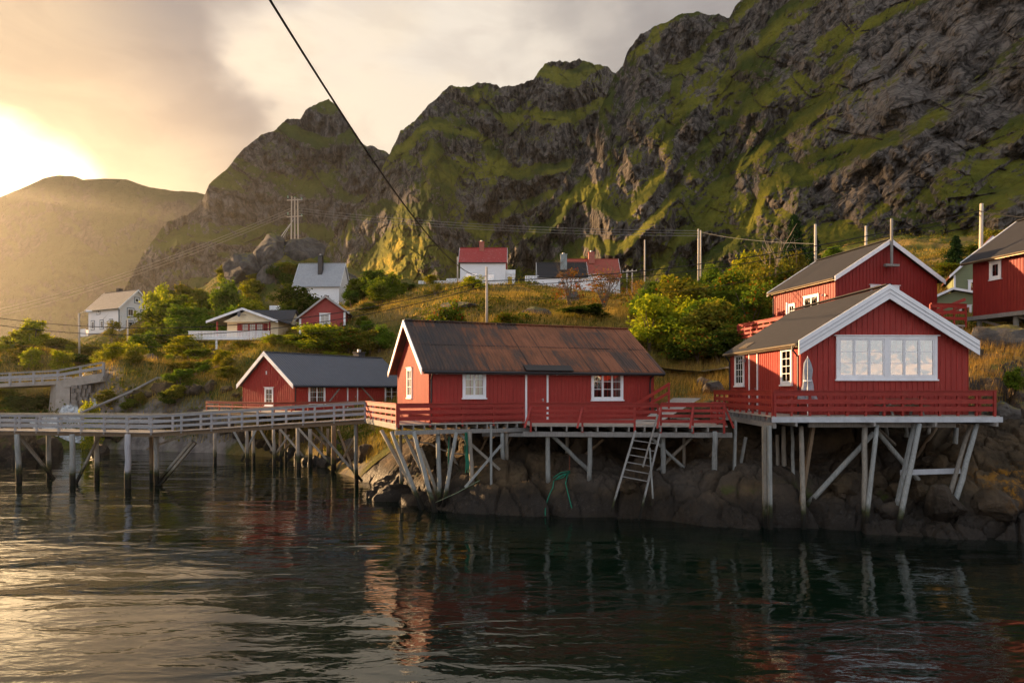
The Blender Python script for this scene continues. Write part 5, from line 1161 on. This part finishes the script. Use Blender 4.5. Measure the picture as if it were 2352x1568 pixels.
# ---------------------------------------------------------------- trees and bushes
def leaves(pts, s, rnd, up=.35):
    n = len(pts); a = rnd.normal(size=(n, 3)); a[:, 2] += up; a /= np.linalg.norm(a, axis=1, keepdims=True)
    t = np.cross(a, rnd.normal(size=(n, 3))); t /= np.linalg.norm(t, axis=1, keepdims=True); b = np.cross(a, t)
    sz = (s*rnd.uniform(.6, 1.35, n))[:, None]; t = t*sz; b = b*sz*.55
    v = np.stack([pts-t, pts-b+t*.1, pts+t, pts+b+t*.1], 1).reshape(-1, 3)
    return v, np.arange(4*n).reshape(-1, 4)
def crown_mesh(name, seed, n, s, lobes=9, wid=1.0, hgt=1.0, lo=.12, shape='round', mat=None, fill=.5):
    """a crown about 1 wide and 1 high, standing on z = 0: leaf sprays in uneven lobes with gaps between them"""
    r = np.random.default_rng(seed); pts = []
    if shape == 'conifer':
        k = 0
        while k < n:
            m = 34; z = r.uniform(.06, .98)**1.1; an = r.uniform(0, 6.28); R0 = .5*(1-z)**.85*r.uniform(.55, 1.1)+.02
            t = r.uniform(.15, 1, m); q = np.stack([np.cos(an)*t*R0, np.sin(an)*t*R0, z-.09*t*t*(1.2-z)+0*t], 1)+r.normal(0, .022, (m, 3)); pts.append(q); k += m
    else:
        for L in range(lobes):
            an = r.uniform(0, 6.28); rad = r.uniform(.08, .34)*wid; z = lo+(hgt-lo)*r.uniform(.15, .82)
            if L == 0: rad = 0; z = .78
            rr = r.uniform(.13, .24)*(1.15-.45*z); c = np.array([rad*math.cos(an)*(1.15-.55*z), rad*math.sin(an)*(1.15-.55*z), z])
            sub = 12
            for q in range(sub):   # leaf sprays
                v = r.normal(size=3); v /= np.linalg.norm(v); sc = c+v*rr*r.uniform(fill, 1.08)*np.array([1, 1, .85]); m = int(n/lobes/sub)
                pts.append(sc+r.normal(0, rr*.27, (m, 3))*np.array([1, 1, .8]))
    p = np.concatenate(pts); p[:, 2] = np.clip(p[:, 2], .015, 1.05)
    v, f = leaves(p, s, r); me = np_mesh(name, v, f); me.materials.append(mat); return me
def trunk_mesh(name, seed, n, thick=.02, spread=.3, top=.75, mat=None, twigs=0):
    rnd = random.Random(seed); b = MB()
    for k in range(n):
        an = rnd.uniform(0, 6.28); sp = rnd.uniform(.3, 1)*spread; p = [Vector((rnd.uniform(-.04, .04), rnd.uniform(-.04, .04), -.06))]; h = top*rnd.uniform(.75, 1.1)
        for i in range(1, 6): t = i/5; p.append(Vector((math.cos(an)*sp*t**1.4+rnd.uniform(-.02, .02), math.sin(an)*sp*t**1.4+rnd.uniform(-.02, .02), h*t)))
        b.tube(p, thick, 5, thick*.25)
        for j in range(twigs):
            q = p[rnd.randint(2, 5)]; e = q+Vector((rnd.uniform(-.16, .16), rnd.uniform(-.16, .16), rnd.uniform(.05, .24))); b.tube([q, (q+e)/2+Vector((0, 0, -.01)), e], thick*.3, 4, thick*.12)
    me = bpy.data.meshes.new(name); me.from_pydata(b.v, [], b.f); me.update(); me.materials.append(mat); return me
bark = paint('bark', (.16, .12, .085), .9, .2, 6); bark_pale = paint('pale_bark', (.30, .25, .19), .9, .2, 6)
Lg = leaf_mat('green_leaves', (.055, .10, .011), (.14, .20, .020), (.21, .25, .024))
Ld = leaf_mat('dark_leaves', (.022, .046, .008), (.055, .09, .012), (.10, .125, .018), .3)
Ly = leaf_mat('yellow_green_leaves', (.13, .17, .013), (.29, .31, .020), (.42, .36, .03), .5)
Lo = leaf_mat('olive_leaves', (.085, .105, .015), (.19, .19, .024), (.28, .20, .03), .4)
Lr = leaf_mat('rowan_leaves', (.045, .082, .010), (.125, .17, .017), (.22, .21, .024), .4, spots=(.34, .05, .012, .06))
La = leaf_mat('autumn_leaves', (.12, .085, .018), (.24, .15, .025), (.30, .12, .02), .4, spots=(.34, .06, .02, .1))
Lc = leaf_mat('needle_leaves', (.008, .022, .008), (.018, .040, .012), (.03, .05, .014), .15)
KIND = {}
def kind(k, mats, nvar, n, s, **kw):
    tk = dict(n=kw.pop('tn', 4), thick=kw.pop('tt', .02), spread=kw.pop('ts', .3), top=kw.pop('th', .7), twigs=kw.pop('tw', 0), mat=kw.pop('tm', bark))
    KIND[k] = [(crown_mesh('crown_'+k, hash(k) % 97+i*13 if False else sum(map(ord, k))+i*13, n, s, mat=mats, **kw), trunk_mesh('trunk_'+k, sum(map(ord, k))+i, **tk)) for i in range(nvar)]
kind('green', Lg, 3, 5200, .030, lobes=13, tn=4, tt=.016)
kind('dark', Ld, 2, 5200, .030, lobes=14, tn=4, tt=.018)
kind('yellow', Ly, 3, 4200, .030, lobes=12, tn=5, tt=.012)
kind('olive', Lo, 3, 4400, .028, lobes=12, tn=5, tt=.012)
kind('rowan', Lr, 3, 5600, .026, lobes=14, tn=6, tt=.012, th=.8)
kind('thin', Lo, 2, 2200, .024, lobes=11, tn=9, tt=.009, ts=.4, th=.9, tw=5, tm=bark_pale, fill=.2)
kind('bare', La, 2, 900, .022, lobes=10, tn=15, tt=.009, ts=.45, th=.95, tw=8, tm=bark, fill=.2)
kind('conifer', Lc, 2, 6500, .026, shape='conifer', tn=1, tt=.03, ts=.02, th=.9)
_ti = 0
def tree(k, px, ytop, d, wpx, label, group=None, name=None, wob=1):
    global _ti; X = (px-1176)/F*d; zb = gz(X, d); zt = HC-(ytop-HY)/F*d; h = max(zt-zb, 1.4)*1.06; w_ = wpx/F*d*1.32
    cm, tm = KIND[k][_ti % len(KIND[k])]; _ti += 1
    big = h > 4.2
    o = empty(name or ('conifer_tree' if k == 'conifer' else 'tree' if big else 'bush'), (X, d, zb-.1), random.uniform(0, 6.28), label, 'conifer' if k == 'conifer' else 'tree' if big else 'bush', group)
    o.scale = (w_, w_, h)
    for nm, me in (('crown', cm), ('trunk', tm)): c = bpy.data.objects.new(nm, me); COL.objects.link(c); c.parent = o
    return o
TREES = [
 ('yellow',75,732,100,78,'round yellow green tree standing alone left of the white house'),('yellow',45,755,101,50,'small yellow green tree beside the lone round tree near the edge'),
 ('olive',140,775,100,70,'olive bush left of the lamp pole by the white house'),('olive',210,790,98,80,'olive bush below the porch of the white house'),('thin',262,735,110,60,'loose olive tree in front of the white house wall'),
 ('thin',318,745,112,60,'loose olive tree hiding the lower gable of the white house'),('dark',180,820,92,80,'dark green bush at the foot of the lamp pole'),('yellow',275,795,86,90,'bright yellow green bush above the end of the road bridge'),
 ('yellow',315,790,84,90,'bright yellow green bush standing over the dark stone above the road bridge'),('yellow',250,840,80,60,'small yellow green bush touching the road bridge rail'),('green',400,680,112,150,'large dense green tree between the white house and the cream cabin'),
 ('green',445,700,108,110,'dense green tree just beside the cream cabin porch'),('yellow',355,665,125,60,'pale tree topping the slope behind the white house'),('yellow',375,648,140,36,'slim golden tree standing up behind the large green tree'),
 ('olive',420,655,140,60,'olive tree on the skyline left of the knoll'),('olive',460,660,140,50,'small olive tree at the foot of the knoll'),('green',530,645,132,80,'bright green tree standing below the boulders of the knoll'),('yellow',585,690,128,60,'yellow green bush in the hollow below the knoll'),
 ('olive',570,672,135,50,'olive bush among the boulders of the knoll'),('yellow',655,625,150,46,'yellow green bush between the knoll boulders and the grey roofed house'),('olive',480,720,110,60,'brownish bush above the cream cabin roof'),('green',520,705,112,70,'green bush directly behind the cream cabin roof'),
 ('yellow',435,765,84,90,'loose yellow green tree in front of the cream cabin balustrade'),('green',455,800,80,70,'green bush under the end of the cream cabin balustrade'),('dark',690,655,100,100,'dark green tree between the cream cabin and the small red house'),('dark',660,700,96,70,'dark green tree against the cream cabin wall'),
 ('yellow',745,745,79,120,'broad yellow green bush in front of the small red house'),('rowan',700,762,80,100,'rowan bush standing behind the ridge of the blue grey roof'),('rowan',800,745,79,110,'rowan bush with red berries near the chimney of the cove cabin'),('olive',850,758,78,80,'olive bush close to the white barge board of the long cabin'),('yellow',640,785,76,80,'yellow green bush above the white barge board of the cove cabin'),
 ('green',870,645,118,70,'dark green tree in the dip behind the small red house'),('green',905,640,122,60,'green tree at the foot of the sunlit rock face'),('dark',935,650,125,50,'dark tree in the dip near the long white fence'),('rowan',850,700,92,50,'small rowan beside the small red house'),
 ('rowan',1020,690,66,90,'rowan bush with red berries behind the ridge of the rusty roof'),('thin',1000,650,98,60,'thin young rowan in front of the long white fence'),('yellow',1090,632,110,70,'feathery willow in front of the red roofed house'),('yellow',985,632,128,40,'small pale tree behind the long white fence'),
 ('rowan',1160,735,60,60,'low rowan bush with red berries beside the utility pole'),('bare',1308,615,82,80,'nearly bare autumn shrub in front of the black roofed house'),('bare',1385,612,76,110,'tall many stemmed autumn shrub in front of the red tiled house'),('bare',1462,640,84,70,'thin reddish shrub beside the lone slim pole'),
 ('dark',1350,725,66,120,'low dark creeping bush above the end of the rusty roof'),('rowan',1540,730,57,110,'rowan standing at the far end of the rusty roof'),('green',1500,690,72,110,'green bush on the grassy slope above the end of the rusty roof'),('green',1600,690,60,120,'rowan green tree in the thicket behind the gap between the two cabins'),
 ('dark',1570,780,54,100,'dark shaded bush low in the thicket behind the gap'),('dark',1650,760,53,120,'dark shaded tree beside the eave of the wide window cabin'),('rowan',1665,690,58,130,'big rowan with orange berries in the thicket beside the red slatted rail'),('rowan',1720,655,60,110,'tall rowan rising over the red slatted rail'),
 ('thin',1760,560,66,130,'tall thin leaved tree behind the tall red cabin'),('thin',1830,575,66,90,'thin leaved tree touching the roof of the tall red cabin'),('yellow',1700,585,92,70,'yellowish tree high on the slope above the thicket'),('yellow',1530,628,110,50,'small yellow bush on the slope near the pair of poles'),('green',1640,608,108,60,'green bush on the slope under the pair of poles'),('olive',1580,640,104,60,'olive bush below the pair of poles'),
 ('conifer',1825,503,100,80,'dark conifer standing behind the roof of the tall red cabin'),('conifer',1870,545,92,70,'smaller dark conifer beside the slim pole behind the tall red cabin'),('conifer',2195,545,76,60,'dark conifer between the tall red cabin and the green house'),('rowan',2180,600,72,60,'bush with turning leaves at the foot of the conifer near the green house'),('olive',2300,520,75,90,'reddish bush behind the pale pole'),('dark',2250,560,80,60,'dark bush behind the green house roof'),
 ('dark',70,905,77,120,'big dark green bush under the road bridge'),('green',20,915,80,80,'green bush under the road bridge near the edge'),('yellow',215,925,66,50,'small yellow bush at the foot of the bridge abutment'),('olive',250,890,69,60,'olive bush beside the stone facing of the abutment'),('yellow',600,850,64,50,'yellow green bush at the gable of the cove cabin'),('olive',520,860,68,60,'brownish bush on the slope beside the cove cabin'),
 ('olive',560,800,78,70,'brown olive bush on the slope under the cream cabin'),('olive',420,845,74,70,'olive bush above the long grey pipe'),('dark',390,930,66,60,'dark bush at the water side of the grey pipe'),('green',2330,900,34,46,'small green bush on the rock beside the high deck'),('olive',2330,640,60,80,'olive bush beside the green house'),
]
for a in TREES: tree(*a, group='trees and bushes of the village slope')

CL = [('A', 20, (235, 610), (65, 90), (1.0, 2.2), 'bush on the brown grassy slope between the road bridge and the cove cabin', ('olive', 'yellow', 'olive', 'green', 'olive')),
 ('B', 16, (300, 520), (90, 126), (2.6, 5.2), 'bush in the dense thicket between the white house and the cream cabin', ('green', 'yellow', 'green', 'olive')),
 ('C', 26, (370, 700), (122, 158), (2.0, 4.2), 'bush growing below and between the boulders of the rocky knoll', ('olive', 'green', 'yellow', 'dark')),
 ('D', 15, (620, 900), (74, 84), (2.0, 3.6), 'bush in the belt behind the blue grey roof of the cove cabin', ('yellow', 'rowan', 'olive', 'green')),
 ('E', 26, (1470, 1790), (53.5, 72), (2.8, 5.0), 'tree in the dense rowan thicket behind the gap between the two cabins', ('rowan', 'green', 'olive', 'yellow', 'rowan')),
 ('F', 20, (1440, 2010), (88, 128), (1.6, 3.8), 'bush scattered on the slope at the foot of the steep mountain', ('green', 'olive', 'yellow', 'dark')),
 ('G', 14, (-30, 250), (80, 102), (1.4, 3.0), 'bush on the golden slope in front of the white house', ('olive', 'yellow', 'green')),
 ('H', 10, (800, 960), (100, 130), (2.5, 5.0), 'tree in the dip between the small red house and the long white fence', ('dark', 'green'))]
rq = random.Random(4)
for _, n, (xa, xb), (da, db_), (ha, hb), lab, ks in CL:
    for k in range(n):
        px = rq.uniform(xa, xb); d = rq.uniform(da, db_); h = rq.uniform(ha, hb); X = (px-1176)/F*d; z = gz(X, d)
        if 205 < px < 300 and 120 < d < 150: continue
        if _ in 'DH' and 655 < px < 850 and d < 104: h = min(h, 1.5)
        if 465 < px < 670 and d < 88: h = min(h, max(.6, HC-(790-HY)/F*d-z))
        if d > 82 and 470 < px < 660 and d < 96: continue
        tree(ks[k % len(ks)], px, HY-(z+h-HC)*F/d, d, h*rq.uniform(.9, 1.4)*F/d, lab, lab.replace('bush', 'bushes', 1).replace('tree in', 'trees in', 1))
# ---------------------------------------------------------------- grass and low growth that nobody could count
def on_ground(n, x0, x1, d0, d1, r):
    px = r.uniform(x0, x1, n); d = np.exp(r.uniform(math.log(d0), math.log(d1), n)); z = hbase(px, d); k = z > .9; px, d = px[k], d[k]
    z = np.where((d < 44) & (px > 760), shore_height(px, d), height(px, d)); return px, d, z
def grass(name, n, x0, x1, d0, d1, mat, seed, mask, hh, ww):
    r = np.random.default_rng(seed); px, d, z = on_ground(n, x0, x1, d0, d1, r); X = (px-1176)/F*d
    k = mask(px, d, X, z, r); px, d, z, X = px[k], d[k], z[k], X[k]; n = len(px)
    sc = np.clip(d/60, .55, 1.9); h = hh*r.uniform(.45, 1.25, n); w = ww*sc*r.uniform(.6, 1.3, n); an = r.uniform(0, math.pi, n)
    lean = r.normal(0, .25, (n, 2))*h[:, None]+np.stack([.18*h, 0*h], 1)
    b0 = np.stack([X-np.cos(an)*w/2, d-np.sin(an)*w/2, z-.06], 1); b1 = np.stack([X+np.cos(an)*w/2, d+np.sin(an)*w/2, z-.06], 1)
    m0 = b0+np.stack([lean[:, 0]*.4, lean[:, 1]*.4, h*.6], 1); m1 = b1+np.stack([lean[:, 0]*.4, lean[:, 1]*.4, h*.6], 1); m0, m1 = m0*.62+m1*.38, m1*.62+m0*.38
    tp = np.stack([X+lean[:, 0], d+lean[:, 1], z+h], 1)
    v = np.stack([b0, b1, m1, m0, tp, tp+.004], 1).reshape(-1, 3); i = np.arange(n)[:, None]*6
    f = np.concatenate([i+np.array([0, 1, 2, 3]), i+np.array([3, 2, 4, 5])], 0)
    tag(mesh_obj(name, np_mesh(name, v, f), mat), kind='stuff')
Gg = leaf_mat('golden_grass', (.20, .115, .026), (.42, .25, .075), (.52, .34, .13), .45, big=(.17, .14, .03))
Gn = leaf_mat('green_grass', (.06, .085, .012), (.13, .14, .02), (.22, .16, .03), .45, big=(.22, .13, .03))
def m_gold(px, d, X, z, r):
    n = fbm(vec3(X*.09, d*.07, 4.4), 3); crest = np.exp(-(((px-1260)/330)**2+((d-88)/22)**2))*.9+np.exp(-(((px-60)/190)**2+((d-93)/14)**2))*.8+np.exp(-(((px-430)/190)**2+((d-74)/13)**2))*.7+np.exp(-(((px-690)/70)**2+((d-80)/12)**2))*.7
    house_clear = np.abs(px-1160) > 0
    return (n+crest+r.uniform(-.3, .3, len(px)) > .12) & house_clear & (d < 124)
def m_green(px, d, X, z, r): return fbm(vec3(X*.09, d*.07, 14.4), 3)+r.uniform(-.35, .35, len(px)) > -.05
grass('golden_grass', 330000, -60, 2420, 43.8, 170, Gg, 5, m_gold, .75, .055)
grass('green_grass', 170000, -60, 2420, 43.8, 200, Gn, 6, m_green, .45, .07)
grass('rock_edge_grass', 16000, 2150, 2420, 30, 46, Gg, 8, lambda px, d, X, z, r: (z > 4.6) & (fbm(vec3(X*.3, d*.3, 4), 3)+r.uniform(-.3, .3, len(px)) > .0), .6, .05)
grass('path_grass', 16000, 1490, 1700, 38, 56, Gg, 9, lambda px, d, X, z, r: (z > 4.6) & (fbm(vec3(X*.3, d*.3, 9), 3)+r.uniform(-.3, .3, len(px)) > -.02), .5, .04)
def undergrowth():
    r = np.random.default_rng(21); px, d, z = on_ground(46000, -60, 2420, 45, 165, r); X = (px-1176)/F*d
    n = fbm(vec3(X*.11, d*.09, 24.0), 4); k = n+r.uniform(-.12, .12, len(px)) > .13; px, d, z, X, n = px[k], d[k], z[k], X[k], n[k]
    m = 7; sc = np.repeat(np.clip(d/80, .6, 1.5), m); c = np.repeat(np.stack([X, d, z], 1), m, 0)+r.normal(0, 1, (len(px)*m, 3))*np.stack([sc*.45, sc*.45, sc*.0], 1)
    c[:, 2] += np.abs(r.normal(0, .5, len(c)))*sc*np.repeat(np.clip((n-.05)*3.2, .3, 1.4), m)
    v, f = leaves(c, .17, r)
    m_ = leaf_mat('undergrowth_leaves', (.045, .062, .010), (.10, .115, .016), (.20, .12, .022), .4)
    tag(mesh_obj('undergrowth', np_mesh('undergrowth', v, f), m_), kind='stuff')
undergrowth()
# the gravel road behind the cabins and the stream at the head of the cove
rd = MB(); pr_ = []
for x, d in ((1480,50.5),(1540,50.2),(1600,49.8),(1660,49.5),(1740,49.5)): X = (x-1176)/F*d; pr_.append((X, d))
vs = []
for X, Y in pr_:
    for dy in (-1.4, 1.4): vs.append((X, Y+dy, max(gz(X, Y-1.4), gz(X, Y+1.4), gz(X, Y))+.05))
rd.add(vs, [(2*i, 2*i+2, 2*i+3, 2*i+1) for i in range(len(pr_)-1)]); tag(rd.build('gravel_road', paint('gravel', (.26, .24, .22), .95, .12, 6)), kind='structure')
st = MB(); vs = []; ss = [(118,67.2,6.0),(140,68.5,6.5),(160,70.5,5.5),(178,73,4.2),(190,76,3.0)]; nw = 9
for k, (x, d, w_) in enumerate(ss):
    X = (x-1176)/F*d
    for j in range(nw): xx = X+w_*(j/(nw-1)-.5); vs.append((xx, d, max(.05, gz(xx, d)+.12)+random.uniform(-.05, .05)))
st.add(vs, [(k*nw+j, k*nw+j+1, (k+1)*nw+j+1, (k+1)*nw+j) for k in range(len(ss)-1) for j in range(nw-1)]); tag(st.build('stream', paint('white_water', (.55, .60, .64), .3, .5, 2.5, bump=.6)), kind='structure')
